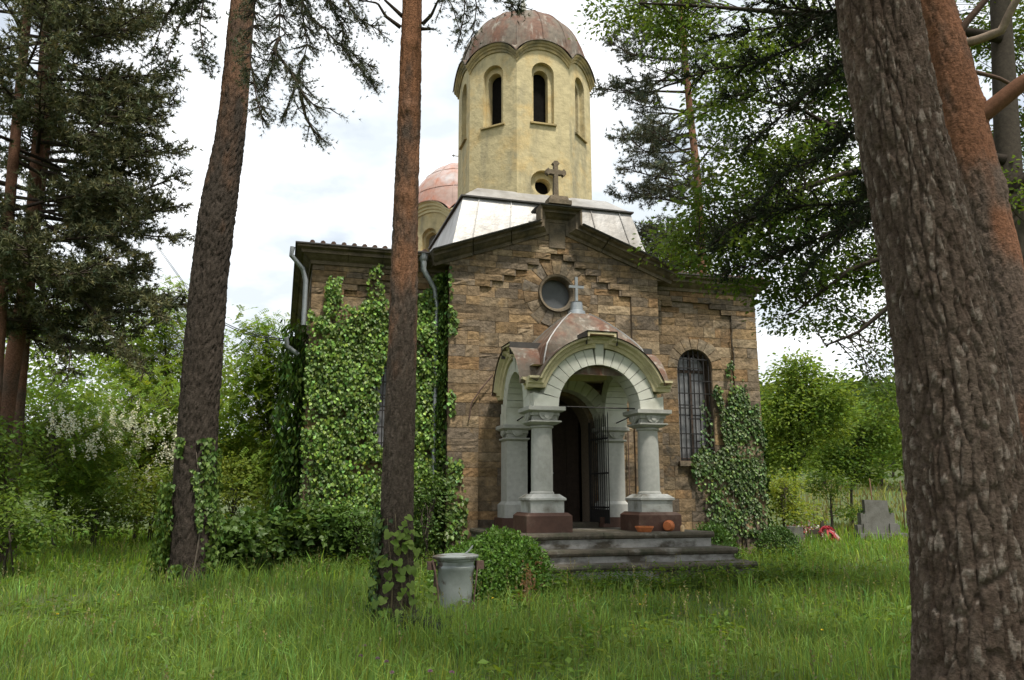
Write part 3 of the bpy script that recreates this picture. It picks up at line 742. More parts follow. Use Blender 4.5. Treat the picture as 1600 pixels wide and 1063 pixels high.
# arches: front, left, right and the one against the wall; each with its voussoirs
YC = -1.18
def arch(M, hs, rx, rz, zs, zb, ring, pier, thick, name, top_h, wall=False):
    """M maps (u, v, w); ring: thickness of the voussoirs; pier: half width of the whole"""
    n = 15
    root = None
    for s_ in (-1, 1):    # pier blocks at the springing
        A2 = Acc(); pr = [(rx, zb), (pier, zb), (pier, zs + .26), (rx * math.cos(.2) + 0, zs + rz * math.sin(.2)), (rx, zs)]
        pr = [(s_ * u, v) for u, v in pr]
        A2.poly([M(u, v, 0) for u, v in pr], [tuple(range(5))]); A2.poly([M(u, v, thick) for u, v in pr], [tuple(range(5))])
        for k in range(5): A2.poly([M(*pr[k], 0), M(*pr[(k + 1) % 5], 0), M(*pr[(k + 1) % 5], thick), M(*pr[k], thick)], [(0, 1, 2, 3)])
        o = A2.build(name, M_WHITE, church)
        if root is None: root = o
    for k in range(n):
        t0 = .2 + (math.pi - .4) * k / n; t1 = .2 + (math.pi - .4) * (k + 1) / n; key = k == n // 2
        g_ = .005 / rx; t0 += g_; t1 -= g_; A2 = Acc(); tm = (t0 + t1) / 2
        ex = (.12 if key else 0)
        def o_(t):
            return (min(pier, (rx + ring) * abs(math.cos(t)) + (.03 if not key else 0)) * (1 if math.cos(t) > 0 else -1), zs + (rz + ring + ex) * math.sin(t) + .02)
        pr = [(rx * math.cos(t0), zs + rz * math.sin(t0)), (rx * math.cos(tm), zs + rz * math.sin(tm)), (rx * math.cos(t1), zs + rz * math.sin(t1)), o_(t1), o_(tm), o_(t0)]
        w0 = -.012 if key else rng.normal(0, .002)
        A2.poly([M(u, v, w0) for u, v in pr], [tuple(range(6))]); A2.poly([M(u, v, thick) for u, v in pr], [tuple(range(6))])
        for q in range(6): A2.poly([M(*pr[q], w0), M(*pr[(q + 1) % 6], w0), M(*pr[(q + 1) % 6], thick), M(*pr[q], thick)], [(0, 1, 2, 3)])
        A2.build('voussoir', M_WHITE, root)
    if wall: return
    # moulded yellow hood with shoulders and a raised block over the keystone
    R1, Z1 = rx + ring + .05, rz + ring + .05
    a0 = math.asin(min(1, .36 / Z1)); path = [(-pier - .13, zs + .36)]
    a1 = math.acos(.1 / R1)
    path += [(-R1 * math.cos(t) - .0, zs + Z1 * math.sin(t)) for t in np.linspace(a0, a1, 13)]
    path += [(-.1, zs + Z1 + top_h), (.1, zs + Z1 + top_h)]
    path += [(R1 * math.cos(t), zs + Z1 * math.sin(t)) for t in np.linspace(a1, a0, 13)] + [(pier + .13, zs + .36)]
    p = np.array(path); m2 = mitres(p)
    HP = [(0, -.01), (.05, -.01), (.06, .055), (.10, .07), (.10, .12), (.17, .15), (.17, .19), (-.06, .19), (-.06, -.01)]
    P = [M(u, v, 0) for u, v in path]; ax = np.array(M(0, 0, -1)) - np.array(M(0, 0, 0)); ux = np.array(M(1, 0, 0)) - np.array(M(0, 0, 0))
    Acc().sweep(HP, P, [ax] * len(P), [ux * q[0] + np.array([0, 0, q[1]]) for q in m2]).build('hood_moulding', M_PALEYEL, root, smooth=25)
    # wall above the ring, behind the hood
    # sheet-metal barrel behind the hood
    R2, Z2 = R1 + .205, Z1 + .205
    A2 = Acc(); prof = [(R2 * math.cos(t), zs + Z2 * math.sin(t)) for t in np.linspace(.34, math.pi - .34, 22)]
    prof = [(pier + .1, zs + .5)] + prof + [(-pier - .1, zs + .5)]
    for k in range(len(prof) - 1):
        A2.poly([M(*prof[k], -.20), M(*prof[k + 1], -.20), M(*prof[k + 1], .45), M(*prof[k], .45)], [(0, 1, 2, 3)])
    A2.build('porch_roof_sheet', M_RUST, church, smooth=50)
    A2 = Acc(); q = [(-.31, zs + Z1 + top_h * .3), (-.31, zs + Z1 + top_h + .21), (.31, zs + Z1 + top_h + .21), (.31, zs + Z1 + top_h * .3)]
    for k in range(3): A2.poly([M(*q[k], -.19), M(*q[k + 1], -.19), M(*q[k + 1], .7), M(*q[k], .7)], [(0, 1, 2, 3)])
    A2.build('porch_roof_sheet', M_DARKSHEET, church)
arch(lambda u, v, w: (u, -2.36 + w, v), 1, .83, .83, 3.16, 3.155, .28, 1.31, .5, 'porch_arch', .08)
arch(lambda u, v, w: (-1.34 + w, YC - u, v), 1, .62, .80, 3.16, 2.965, .24, 1.0, .5, 'porch_arch', .06)
arch(lambda u, v, w: (1.34 - w, YC + u, v), 1, .62, .80, 3.16, 2.965, .24, 1.0, .5, 'porch_arch', .06)
arch(lambda u, v, w: (u, -.34 + w, v), 1, .83, .80, 2.97, 2.965, .24, 1.31, .34, 'porch_arch', .1, wall=True)
# vault inside and the four-sided bell roof with its neck and cross
A2 = Acc(); n = 24
rows_ = []
for e in np.linspace(0, math.pi / 2, 9):
    rows_.append([(1.05 * math.cos(e) * math.cos(t), YC + .85 * math.cos(e) * math.sin(t), 3.95 + .45 * math.sin(e)) for t in np.linspace(0, 2 * math.pi, n, endpoint=False)])
for i in range(8):
    for j in range(n): A2.poly([rows_[i][j], rows_[i + 1][j], rows_[i + 1][(j + 1) % n], rows_[i][(j + 1) % n]], [(0, 1, 2, 3)])
A2.build('porch_vault', M_PALEYEL, church, smooth=60)
Acc().plate([(-1.3, YC - 1.12), (1.3, YC - 1.12), (1.3, 0.0), (-1.3, 0.0)], [[(1.05 * math.cos(t), YC + .85 * math.sin(t)) for t in np.linspace(0, 2 * math.pi, n, endpoint=False)]], lambda u, v, w: (u, v, 3.955 + w), .0).build('porch_ceiling', M_PALEYEL, church)
def bell(s): e = s * math.pi / 2; return .17 + .98 * math.cos(e) ** 1.0, 3.72 + 1.46 * math.sin(e) ** 1.0
prof = [bell(s) for s in np.linspace(0, 1, 12)]
prof = [(1.1, 3.8), (1.06, 4.1), (.98, 4.38), (.86, 4.55), (.7, 4.74), (.5, 4.95), (.31, 5.12), (.2, 5.2)]
A2 = Acc(); q = lambda h, z: [(-h, YC - h, z), (h, YC - h, z), (h, YC + h, z), (-h, YC + h, z)]
for (h0, z0), (h1, z1) in zip(prof[:-1], prof[1:]):
    b0, b1 = q(h0, z0), q(h1, z1)
    for k in range(4): A2.poly([b0[k], b0[(k + 1) % 4], b1[(k + 1) % 4], b1[k]], [(0, 1, 2, 3)])
pd = A2.build('porch_dome', M_RUST, church, smooth=30)
for k in range(4): Acc().tube([np.array(q(h, z)[k]) for h, z in prof], .018, 5).build('hip_seam', M_ZINC, pd)
a = Acc().lathe([(.24, 5.16), (.19, 5.2), (.175, 5.28), (.135, 5.3), (.12, 5.47), (.13, 5.48)], 18, (0, YC, 0)); a.build('porch_dome_neck', M_GALV, church, smooth=40)
a = Acc().box((-.028, YC - .025, 5.45), (.028, YC + .025, 6.02)); a.box((-.16, YC - .024, 5.78), (-.028, YC + .024, 5.835)); a.box((.028, YC - .024, 5.78), (.16, YC + .024, 5.835)); a.build('porch_cross', M_GALV, church)
# tie rods
for p, q_ in (((-1.0, -2.1, 3.2), (1.0, -2.1, 3.2)), ((-1.1, -2.05, 3.2), (-1.1, -.2, 3.02)), ((1.1, -2.05, 3.2), (1.1, -.2, 3.02))):
    Acc().tube([p, q_], .013, 6).build('tie_rod', M_IRON, church)
# doorway: deep dark interior, inner leaf, open iron gate
a = Acc(); a.box((-.02, .62, .95), (.68, .67, 3.6)); leaf = a.build('inner_door', M_DARKWOOD, church)
for x0, z0, z1 in ((.06, 1.1, 1.9), (.38, 1.1, 1.9), (.06, 2.0, 3.2), (.38, 2.0, 3.2)): Acc().box((x0, .6, z0), (x0 + .24, .62, z1)).build('panel', M_DARKWOOD, leaf)
Acc().lathe([(.0, 0), (.025, .01), (.03, .03), (.0, .05)], 10, (.04, .58, 2.0)).build('door_knob', M_GALV, leaf)
a = Acc(); a.box((-1.2, .66, .85), (1.2, 3.0, .9)); a.build('nave_floor', M_STEP, church)
Acc().poly([(-2.3, 3.2, .5), (2.3, 3.2, .5), (2.3, 3.2, 4.5), (-2.3, 3.2, 4.5)], [(0, 1, 2, 3)]).build('nave_partition', M_DARKWOOD, church)
Acc().poly([(-2.3, .65, 3.9), (2.3, .65, 3.9), (2.3, 3.2, 3.9), (-2.3, 3.2, 3.9)], [(0, 1, 2, 3)]).build('nave_ceiling', M_DARKWOOD, church)
gx, gy = .69, -.02; gd = nrm(np.array([.12, -.84])); L = .78
P = lambda t: (gx + gd[0] * t, gy + gd[1] * t)
gate = Acc().box((gx - .02, gy - .02, .93), (gx + .02, gy + .02, 3.1)).build('entrance_gate', M_IRON, church)
for k in range(1, 10):
    x, y = P(L * k / 9); zt = 3.05 + .1 * math.sin(k / 9 * 1.5) + (.06 if k % 2 else 0)
    Acc().tube([(x, y, .97), (x, y, zt), (x, y, zt + .07)], [.011, .011, .002], 5).build('bar', M_IRON, gate)
for z in (1.0, 1.3, 2.0, 2.72):
    Acc().sweep([(-.008, -.018), (.008, -.018), (.008, .018), (-.008, .018)], [(*P(0), z), (*P(L), z)], [(gd[1], -gd[0], 0)] * 2, [(0, 0, 1)] * 2).build('rail', M_IRON, gate)
Acc().sweep([(-.006, -.15), (.006, -.15), (.006, .13), (-.006, .13)], [(*P(.05), 1.13), (*P(L - .02), 1.13)], [(gd[1], -gd[0], 0)] * 2, [(0, 0, 1)] * 2).build('kick_plate', M_IRON, gate)

# rainwater pipes
dp = Acc().tube([(-2.98, .2, 6.55), (-2.98, .18, 6.32), (-2.72, .28, 5.95), (-2.66, .32, 5.6), (-2.66, .32, 1.0)], [.075, .06, .05, .05, .05], 10).build('drainpipe', M_GALV, church, smooth=40)
Acc().lathe([(.07, 6.5), (.1, 6.56), (.105, 6.68), (.1, 6.68)], 12, (-2.98, .2, 0)).build('funnel', M_GALV, dp, smooth=40)
for z in (2.0, 3.6, 5.2): Acc().lathe([(.06, -.02), (.06, .02)], 10, (-2.66, .32, z)).build('bracket', M_GALV, dp)
Acc().tube([(-5.72, .2, 6.6), (-5.74, .2, 6.42), (-5.5, .36, 6.2), (-5.42, .4, 5.95), (-5.42, .4, 5.0)], .05, 10).build('drainpipe', M_GALV, church, smooth=40)
Acc().tube([(-5.75, .4, 4.72), (-5.72, .45, 4.55), (-5.5, .5, 4.4)], .045, 8).build('drainpipe', M_GALV, church, smooth=40)
Acc().tube([(1.6, -.03, 3.0), (1.6, -.03, .9)], .014, 6).build('earthing_rod', M_RUSTIRON, church)
Acc().tube([(-1.5, -.06, 4.05), (-1.75, -.07, 3.75), (-1.95, -.06, 3.45), (-2.0, -.05, 3.1)], .015, 5).build('bent_rod', M_RUSTIRON, church)

# ------------------------------------------------------------------ plants: generators (leaves turn a little towards the light)
SUNV = np.array(sdir)
T_LEAF = (np.array([(0, 0, 0), (.45, .29, .07), (1, 0, -.04), (.45, -.29, .07)]), np.array([(0, 3, 2), (0, 2, 1)]))
T_OVAL = (np.array([(0, 0, 0), (.3, .26, .05), (.75, .2, .03), (1, 0, -.06), (.75, -.2, .03), (.3, -.26, .05)]), np.array([(0, 5, 4), (0, 4, 3), (0, 3, 2), (0, 2, 1)]))
T_IVY = (np.array([(.3, 0, -.03), (0, 0, 0), (-.05, .33, .05), (.38, .48, .06), (.55, .22, .02), (1, 0, -.06), (.55, -.22, .02), (.38, -.48, .06), (-.05, -.33, .05)]),
         np.array([(0, k, k % 8 + 1) for k in range(1, 9)]))
T_IVY5 = (np.array([(0, 0, 0), (-.04, .33, .05), (.42, .46, .06), (1, 0, -.06), (.42, -.46, .06), (-.04, -.33, .05)]), np.array([(0, 2, 1), (0, 3, 2), (0, 4, 3), (0, 5, 4)]))
T_PETAL = (np.array([(0, -.25, 0), (.6, -.3, .05), (.7, .3, .05), (0, .25, 0)]), np.array([(0, 1, 2), (0, 2, 3)]))
def leaves(acc, T, P, D, N, size, tint):
    P, D, N = np.asarray(P), nrm(D), np.asarray(N, float); n = len(P)
    if n == 0: return
    S = nrm(np.cross(N, D)); N = np.cross(D, S); tv, tf = T; k = len(tv)
    size = np.broadcast_to(np.asarray(size, float), (n,))
    V = P[:, None] + size[:, None, None] * (tv[None, :, 0:1] * D[:, None] + tv[None, :, 1:2] * S[:, None] + tv[None, :, 2:3] * N[:, None])
    F = tf[None] + (np.arange(n) * k)[:, None, None]
    C = np.repeat(np.broadcast_to(np.asarray(tint, float), (n, 3)), k, axis=0)
    acc.add(V.reshape(-1, 3), F.reshape(-1, 3), C)
def vary(base, n, amt=.22, hue=.12):
    base = np.asarray(base, float)
    b = np.exp(rng.normal(0, amt, (n, 1))); h = rng.normal(0, hue, (n, 1))
    return np.clip(base * b * np.concatenate([1 + h, np.ones((n, 1)), 1 - h], 1), .004, .9)
def smooth_path(pts, n):
    pts = np.asarray(pts, float); d = np.r_[0, np.cumsum(np.linalg.norm(np.diff(pts, axis=0), axis=1))]
    t = np.linspace(0, d[-1], n); out = np.stack([np.interp(t, d, pts[:, k]) for k in range(pts.shape[1])], 1)
    w = max(1, n // (3 * len(pts)))
    if w > 1:
        ker = np.ones(2 * w + 1) / (2 * w + 1)
        pad = np.vstack([2 * out[:1] - out[1:w + 1][::-1], out, 2 * out[-1:] - out[-w - 1:-1][::-1]])
        out = np.stack([np.convolve(pad[:, k], ker, 'valid') for k in range(out.shape[1])], 1)
    return out
def bark_trunk(parent, pts, rad, nseg=96, dl=.04, cell=(.06, .17), depth=.018, c0=(.07, .055, .043), c1=(.115, .092, .072), c2=None, orange=None, orange_z=(6, 9), seed=0, name='trunk', knots=(), fine_to=99.0):
    """tapered trunk with furrowed plates; pts in world space, rad at each of them"""
    pts = np.asarray(pts, float); L = np.linalg.norm(np.diff(pts, axis=0), axis=1).sum(); m = max(8, int(L / dl))
    pr = smooth_path(np.column_stack([pts, rad]), m); C = pr[:, :3]; R = pr[:, 3]
    l = np.linspace(0, L, m); T = nrm(np.gradient(C, axis=0)); keep_ = (C[:, 2] < fine_to) | (np.arange(m) % 8 == 0); C, R, l, T = C[keep_], R[keep_], l[keep_], T[keep_]; m = len(C)
    U = nrm(np.cross(np.tile([0, 1.0, 0], (m, 1)), T)); W_ = np.cross(T, U)
    a_ = np.linspace(0, 2 * math.pi, nseg, endpoint=False); ca, sa = np.cos(a_), np.sin(a_)
    r0 = float(R.mean())
    Q = np.stack([np.tile(r0 * ca, (m, 1)), np.tile(r0 * sa, (m, 1)), np.tile(l[:, None], (1, nseg))], -1).reshape(-1, 3)
    wq = Q + .07 * (np.stack([fbm(Q * np.array([6, 6, 4]), 4, seed + 5), fbm(Q * np.array([6, 6, 4]), 4, seed + 9), fbm(Q * 5, 3, seed + 13)], -1) - .5) * np.array([1, 1, 2.0])
    f1, f2, ci = worley(wq / np.array([cell[0], cell[0], cell[1]]), seed)
    g1, g2, di = worley(wq / np.array([cell[0], cell[0], cell[1]]) * np.array([1.7, 1.7, 3.2]), seed + 30)
    h1, h2, ei = worley(wq / np.array([cell[0] * .42, cell[0] * .42, cell[1] * .16]), seed + 60)
    plate = sstep(0.0, .15, f2 - f1); sub = di * sstep(0, .10, g2 - g1); fin = (fbm(Q * np.array([70, 70, 26]), 3, seed + 77) - .5) + .55 * (ei - .5)
    low = fbm(Q * np.array([2.2, 2.2, .9]), 3, seed + 40) - .5
    zz_ = np.repeat(C[:, 2], nseg); of = np.zeros(len(Q))
    if orange is not None: of = np.clip(sstep(orange_z[0], orange_z[1], zz_ + 8.5 * (fbm(Q * np.array([5, 5, 2.2]), 4, seed + 50) - .5)), 0, 1)
    dsp = depth * (1 - .5 * of) * (plate * (.7 + .25 * ci) + .30 * sub + .7 * fin - .6) + depth * 1.1 * low
    rr = np.repeat(R, nseg)
    for kz, ka, kr in knots:
        dd = np.hypot((zz_ - kz) / kr, (np.angle(np.exp(1j * (np.tile(a_, m) - ka)))) * rr / kr); dsp = dsp + .35 * kr * np.exp(-dd ** 2) - .25 * kr * np.exp(-(dd * 2.4) ** 2)
    rr = rr + dsp
    V = np.repeat(C, nseg, 0) + rr[:, None] * (np.tile(ca, m)[:, None] * np.repeat(U, nseg, 0) + np.tile(sa, m)[:, None] * np.repeat(W_, nseg, 0))
    mixf = np.clip(.35 * ci + .3 * di + .35 * ei + .5 * low, 0, 1)[:, None]
    col = np.array(c0) * (1 - mixf) + np.array(c1) * mixf
    if c2 is not None:
        pm = ((ei > .87) & (plate > .5))[:, None] * (.5 + .5 * hsh(np.stack([np.arange(len(Q))] * 3, -1), 3)[:, None]); col = col * (1 - pm) + np.array(c2) * pm
    if orange is not None:
        oc = np.array(orange) * (.7 + .6 * mixf); col = col * (1 - of[:, None] * .9) + oc * of[:, None] * .9
    i, j = np.meshgrid(np.arange(m - 1), np.arange(nseg), indexing='ij'); j2 = (j + 1) % nseg
    F = np.concatenate([np.stack([i * nseg + j, i * nseg + j2, (i + 1) * nseg + j2], -1).reshape(-1, 3), np.stack([i * nseg + j, (i + 1) * nseg + j2, (i + 1) * nseg + j], -1).reshape(-1, 3)])
    if np.dot(np.cross(U[0], W_[0]), T[0]) < 0: F = F[:, ::-1]
    org = np.array(parent.location) if parent is not None else 0
    o = Acc().add(V - org, F, col).build(name, M_BARK, parent, smooth=180)
    return o, C, R

class Pine:
    """boughs and needle tufts collected for one pine"""
    def __init__(s, root): s.root = root; s.org = np.array(root.location); s.wood = Acc(); s.tp = []; s.td = []
    def bough(s, path, r0=.035, side=.55, dens=9.0, tuft=.075, droop=-.05, start=.25, col=(.05, .038, .03), updown=.25, u0=.3):
        p = smooth_path(path, max(8, 4 * len(path))); n = len(p); L = np.linalg.norm(np.diff(p, axis=0), axis=1).sum()
        s.wood.tube(p - s.org, np.linspace(r0, .006, n), 6, col)
        T = nrm(np.gradient(p, axis=0)); nb = max(4, int(L * dens))
        ts = start + (1 - start) * np.sort(rng.random(nb))
        for q, t in enumerate(ts):
            k = min(n - 1, int(t * (n - 1))); b = p[k]; tg = T[k]
            sd = nrm(np.cross(tg, [0, 0, 1.0]) + 1e-6) * (1 if q % 2 else -1)
            d = nrm(tg * rng.uniform(.35, 1.0) + sd * rng.uniform(.4, 1.0) + np.array([0, 0, rng.normal(droop + .05, updown)]))
            l = side * (1.15 - .75 * t) * rng.uniform(.6, 1.2); e = b + d * l + np.array([0, 0, .06 * l]); mid = (b + e) / 2 + rng.normal(0, .04 * l, 3)
            bl = np.stack([b, mid, e]); s.wood.tube(bl - s.org, [r0 * .28 + .003, r0 * .18 + .002, .002], 4, col, cap=False)
            m = max(3, int(l / tuft)); u = np.linspace(u0, 1, m)[:, None]
            P = (1 - u) ** 2 * b + 2 * u * (1 - u) * mid + u * u * e
            # short side shoots
            P2 = P + rv(m) * rng.uniform(.03, .14, (m, 1)) * (1 + l)
            s.tp += [P, P2]; s.td += [np.tile(d, (m, 1)) + .25 * rv(m), nrm(P2 - P) + .6 * d]
        s.tp.append(p[-2:]); s.td.append(T[-2:])
    def whorls(s, C, z0, z1, n, l0, l1, rise=.15, az=None, **kw):
        """branches all round the trunk centre line C between the heights z0 and z1"""
        for q in range(n):
            z = z0 + (z1 - z0) * (q + rng.random()) / n; k = int(np.argmin(abs(C[:, 2] - z))); b = C[k]
            a_ = q * 2.4 + rng.normal(0, .3) if az is None else rng.uniform(*az)
            f = (z - z0) / (z1 - z0); L = (l0 * (1 - f) + l1 * f) * rng.uniform(.7, 1.15); d = np.array([math.sin(a_), math.cos(a_), 0])
            rs = rise + rng.normal(0, .12)
            path = [b, b + d * L * .35 + [0, 0, rs * L * .55], b + d * L * .7 + [0, 0, rs * L * .6] + rng.normal(0, .08, 3), b + d * L + [0, 0, rs * L * .5 + .1 * L] + rng.normal(0, .1, 3)]
            s.bough(path, **kw)
    def done(s, nn=16, ln=(.07, .12), w=(.005, .010), tint=(.05, .062, .028), amt=.3):
        P = np.vstack(s.tp); D = nrm(np.vstack(s.td)); n = len(P)
        P = np.repeat(P, nn, 0); bt = np.repeat(vary(tint, n, amt, .1), nn, 0)
        D = nrm(np.repeat(D, nn, 0) * .75 + rv(n * nn) * .95 + np.array([0, 0, .12])); S = nrm(np.cross(D, rv(n * nn)))
        l = rng.uniform(*ln, (n * nn, 1)); ww = rng.uniform(*w, (n * nn, 1)); P = P - D * .01
        V = np.stack([P - S * ww, P + S * ww, P + D * l], 1) - s.org
        F = np.arange(n * nn * 3).reshape(-1, 3)
        Acc().add(V.reshape(-1, 3), F, np.repeat(bt, 3, 0)).build('crown', M_NEEDLE, s.root, kind='stuff')
        s.wood.build('branches', M_TWIG, s.root, smooth=180, kind='stuff')

def ellip_pts(c, r, n, power=2.4):
    d = rv(n); u = rng.random((n, 1)) ** (1 / power); return np.asarray(c) + d * u * np.asarray(r)
class Broad:
    """a broad-leaved tree or shrub: stem, branches, foliage"""
    def __init__(s, root): s.root = root; s.org = np.array(root.location); s.fol = Acc(); s.wood = Acc(); s.flow = None
    def stem(s, pts, rad, n=10, c=(.07, .058, .045)): s.wood.tube(smooth_path(pts, 14) - s.org, np.interp(np.linspace(0, 1, 14), np.linspace(0, 1, len(rad)), rad), n, c)
    def clumps(s, cen, size, per, leaf, tint, T=T_LEAF, flat=.55, frm=None, wood_every=3, up=.8, cl_amt=.16, br=.012):
        m = len(cen); cb = vary(tint, m, cl_amt, .08)
        for q in range(m):
            if frm is not None and q % wood_every == 0:
                b = frm[rng.integers(len(frm))] if frm.ndim == 2 else frm
                mid = (b + cen[q]) / 2 + [0, 0, .08 * np.linalg.norm(cen[q] - b)] + rng.normal(0, .06, 3)
                s.wood.tube(np.stack([b, mid, cen[q]]) - s.org, [br, br * .6, .003], 5, (.06, .05, .038), cap=False)
        P = np.repeat(cen, per, 0); n = len(P); sz = np.repeat(size * rng.uniform(.6, 1.3, m), per)[:, None]
        off = rng.normal(0, 1, (n, 3)) * np.array([1, 1, flat]); P = P + off * sz * .5
        N = nrm(up * (.55 * SUNV + np.array([0, 0, .3])) + rv(n) * .8 + .3 * nrm(off)); D = nrm(off * np.array([1, 1, .4]) + rv(n) * .7 + np.array([0, 0, -.35]))
        tt = np.repeat(cb, per, 0) * vary((1, 1, 1), n, .16, .08)
        leaves(s.fol, T, P - s.org, D, N, leaf * rng.uniform(.65, 1.3, n), tt)
    def fronds(s, cen, length, pairs, leaf, tint, frm=None, wood_every=4, droop=-.3):
        """compound leaves: leaflets in pairs along a drooping stalk"""
        m = len(cen); D = nrm(rv(m) * np.array([1, 1, .35]) + np.array([0, 0, droop])); N = nrm(.8 * SUNV + np.array([0, 0, .3]) + rv(m) * .6); S = nrm(np.cross(N, D)); l = length * rng.uniform(.7, 1.3, (m, 1))
        cb = vary(tint, m, .18, .10)
        for k in range(pairs):
            t = .18 + .8 * k / (pairs - 1); P = cen + D * l * t + np.array([0, 0, -.3]) * l * t * t
            for sg in (-1, 1):
                dd = nrm(S * sg + .35 * D); leaves(s.fol, T_LEAF, P - s.org, dd, N + .25 * rv(m), leaf * rng.uniform(.8, 1.2, m), cb * vary((1, 1, 1), m, .1, .05))
        if frm is not None:
            for q in range(0, m, wood_every):
                b = frm[rng.integers(len(frm))]; s.wood.tube(np.stack([b, (b + cen[q]) / 2 + [0, 0, .15], cen[q]]) - s.org, [.009, .006, .002], 4, (.11, .095, .06), cap=False)
    def blossoms(s, cen, tint=(.78, .76, .58), n=26, L=.22):
        s.flow = Acc(); m = len(cen); P = np.repeat(cen, n, 0); t = np.tile(np.linspace(0, 1, n), m)[:, None]
        P = P + np.array([0, 0, -1.0]) * t * L + rng.normal(0, 1, (m * n, 3)) * (.05 * (1 - .6 * t))
        leaves(s.flow, T_PETAL, P - s.org, rv(m * n), rv(m * n), .055, vary(tint, m * n, .15, .05))
    def done(s, m_=None, fname='foliage', wname='branches'):
        s.fol.build(fname, m_ or M_LEAF, s.root, kind='stuff')
        if s.wood.n: s.wood.build(wname, M_TWIG, s.root, smooth=180, kind='stuff' if wname == 'branches' else None)
        if s.flow is not None: s.flow.build('blossoms', M_FLOWER, s.root, kind='stuff')
def gz(x, y): return float(g(np.array([x]), np.array([y]))[0])
def foot(px, Y, dz=-.03):
    p = at(px, 800, Y); return np.array([p[0], Y, gz(p[0], Y) + dz])
def px2m(r, Y): return r * Y / FPX

# ------------------------------------------------------------------ the pines
def pine_from(name, label, group, trace, Y, top, **kw):
    """trace: (px, py, width in px) measured up the trunk; the trunk stands in its own vertical plane Y metres away"""
    P = []; R = []
    for px, py, w in trace: p = at(px, py, Y); P.append(p); R.append(w / 2 * Y / FPX / math.cos(PITCH))
    P = np.array(P); b = P[0].copy(); sl = (P[1] - P[0]) / (P[1][2] - P[0][2]); b0 = P[0] + sl * (gz(P[0][0], Y) - .1 - P[0][2])
    P = np.vstack([b0, P]); R = [R[0] * 1.38] + R
    u = nrm(P[-1] - P[-3]); zt = P[-1][2]
    while P[-1][2] < top:
        f = (top - P[-1][2]) / max(.1, top - zt); P = np.vstack([P, P[-1] + u * 1.5]); R.append(max(.04, R[len(trace)] * max(0.12, f)))
    root = thing(name, label, 'tree', (b0[0], b0[1], b0[2]), 0, group)
    o, C, Rr = bark_trunk(root, P, R, **kw)
    return root, C, Rr

DEEP = dict(start=.35)
# the tall pine with ivy round its foot
TA = [(300, 905, 62), (304, 800, 59), (307, 700, 58), (321, 500, 55), (331, 400, 53), (339, 335, 56), (354, 250, 47), (362, 200, 44), (370, 110, 41), (379, 0, 37)]
pineA, CA, RA = pine_from('pine_tree', 'tall pine with ivy around the foot of its dark trunk', None, TA, 14.1, 17.5, nseg=110, dl=.035, fine_to=12, cell=(.058, .42), depth=.038, c0=(.034, .027, .021), c1=(.066, .052, .041), orange=(.19, .10, .058), orange_z=(7.5, 12.5), seed=1)
pa = Pine(pineA)
pa.whorls(CA, 13.0, 17.2, 12, 2.6, 1.2, rise=.12, dens=7, tuft=.11)
for path in ([(388, -120), (330, -40), (300, 5), (280, 40), (262, 90), (252, 130)], [(388, -150), (340, -60), (318, 0), (312, 40), (318, 85), (330, 120)], [(385, -100), (300, -30), (262, 20), (242, 70), (236, 110)]):
    pa.bough([at(px, py, 14.0 - .12 * k) for k, (px, py) in enumerate(path)], r0=.035, side=.5, dens=11, tuft=.08, start=.3)
pa.done(nn=14)

TB = [(616, 975, 60), (619, 900, 52), (620, 790, 47), (625, 650, 45), (629, 535, 42), (634, 330, 39), (639, 200, 36), (644, 0, 32)]
pineB, CB, RB = pine_from('pine_tree', 'slender pine with orange upper trunk standing beside the metal bin', None, TB, 9.95, 14.5, nseg=100, dl=.028, fine_to=9, cell=(.052, .36), depth=.021, c0=(.05, .038, .029), c1=(.098, .077, .06), orange=(.23, .108, .055), orange_z=(3.6, 7.6), seed=7,
                          knots=[(5.35, 4.9, .09), (6.6, 4.4, .08), (6.6, 5.2, .08), (7.55, 5.0, .08), (5.4, 4.3, .07)])
pb = Pine(pineB)
def up(px, py, Y): return at(px, py, Y)
tb = lambda z: CB[int(np.argmin(abs(CB[:, 2] - z)))]
for path, Y0 in (([(440, -40), (438, 0), (436, 60), (424, 110), (412, 140), (408, 185)], 9.6), ([(458, -25), (485, 25), (508, 47), (532, 71), (560, 105), (590, 140)], 9.9), ([(500, -30), (512, 0), (534, 36), (537, 71), (556, 90), (588, 108)], 10.2),
                 ([(436, 60), (427, 78), (445, 100), (458, 119), (473, 147), (492, 166), (522, 171)], 9.5), ([(530, -40), (545, 10), (560, 30), (590, 45), (600, 60)], 9.7), ([(470, -40), (472, 20), (480, 70), (470, 110), (455, 150), (440, 190)], 9.8),
                 ([(470, 150), (478, 185), (490, 205), (503, 218)], 9.5), ([(400, -20), (395, 40), (390, 90), (400, 150), (412, 200)], 9.3)):
    Pth = [at(px, py, Y0 - .05 * k) for k, (px, py) in enumerate(path)]
    if path[0][1] < -10: Pth = [tb(11.2), (tb(11.2) + Pth[0]) / 2 + [0, 0, .3]] + Pth
    pb.bough(Pth, r0=.026, side=.46, dens=24, u0=.6, updown=.4, tuft=.055, start=.42 if path[0][1] < -10 else .1, droop=-.15)
for path in ([(629, 26), (601, 0), (585, -25)], [(626, 43), (603, 26), (590, 5), (560, 0)], [(660, 38), (674, 24), (684, 2), (700, -20)], [(655, 45), (672, 46), (677, 45)]):
    pb.bough([at(px, py, 9.95 - .08 * k) for k, (px, py) in enumerate(path)], r0=.03, side=.22, dens=6, tuft=.07, start=.6)
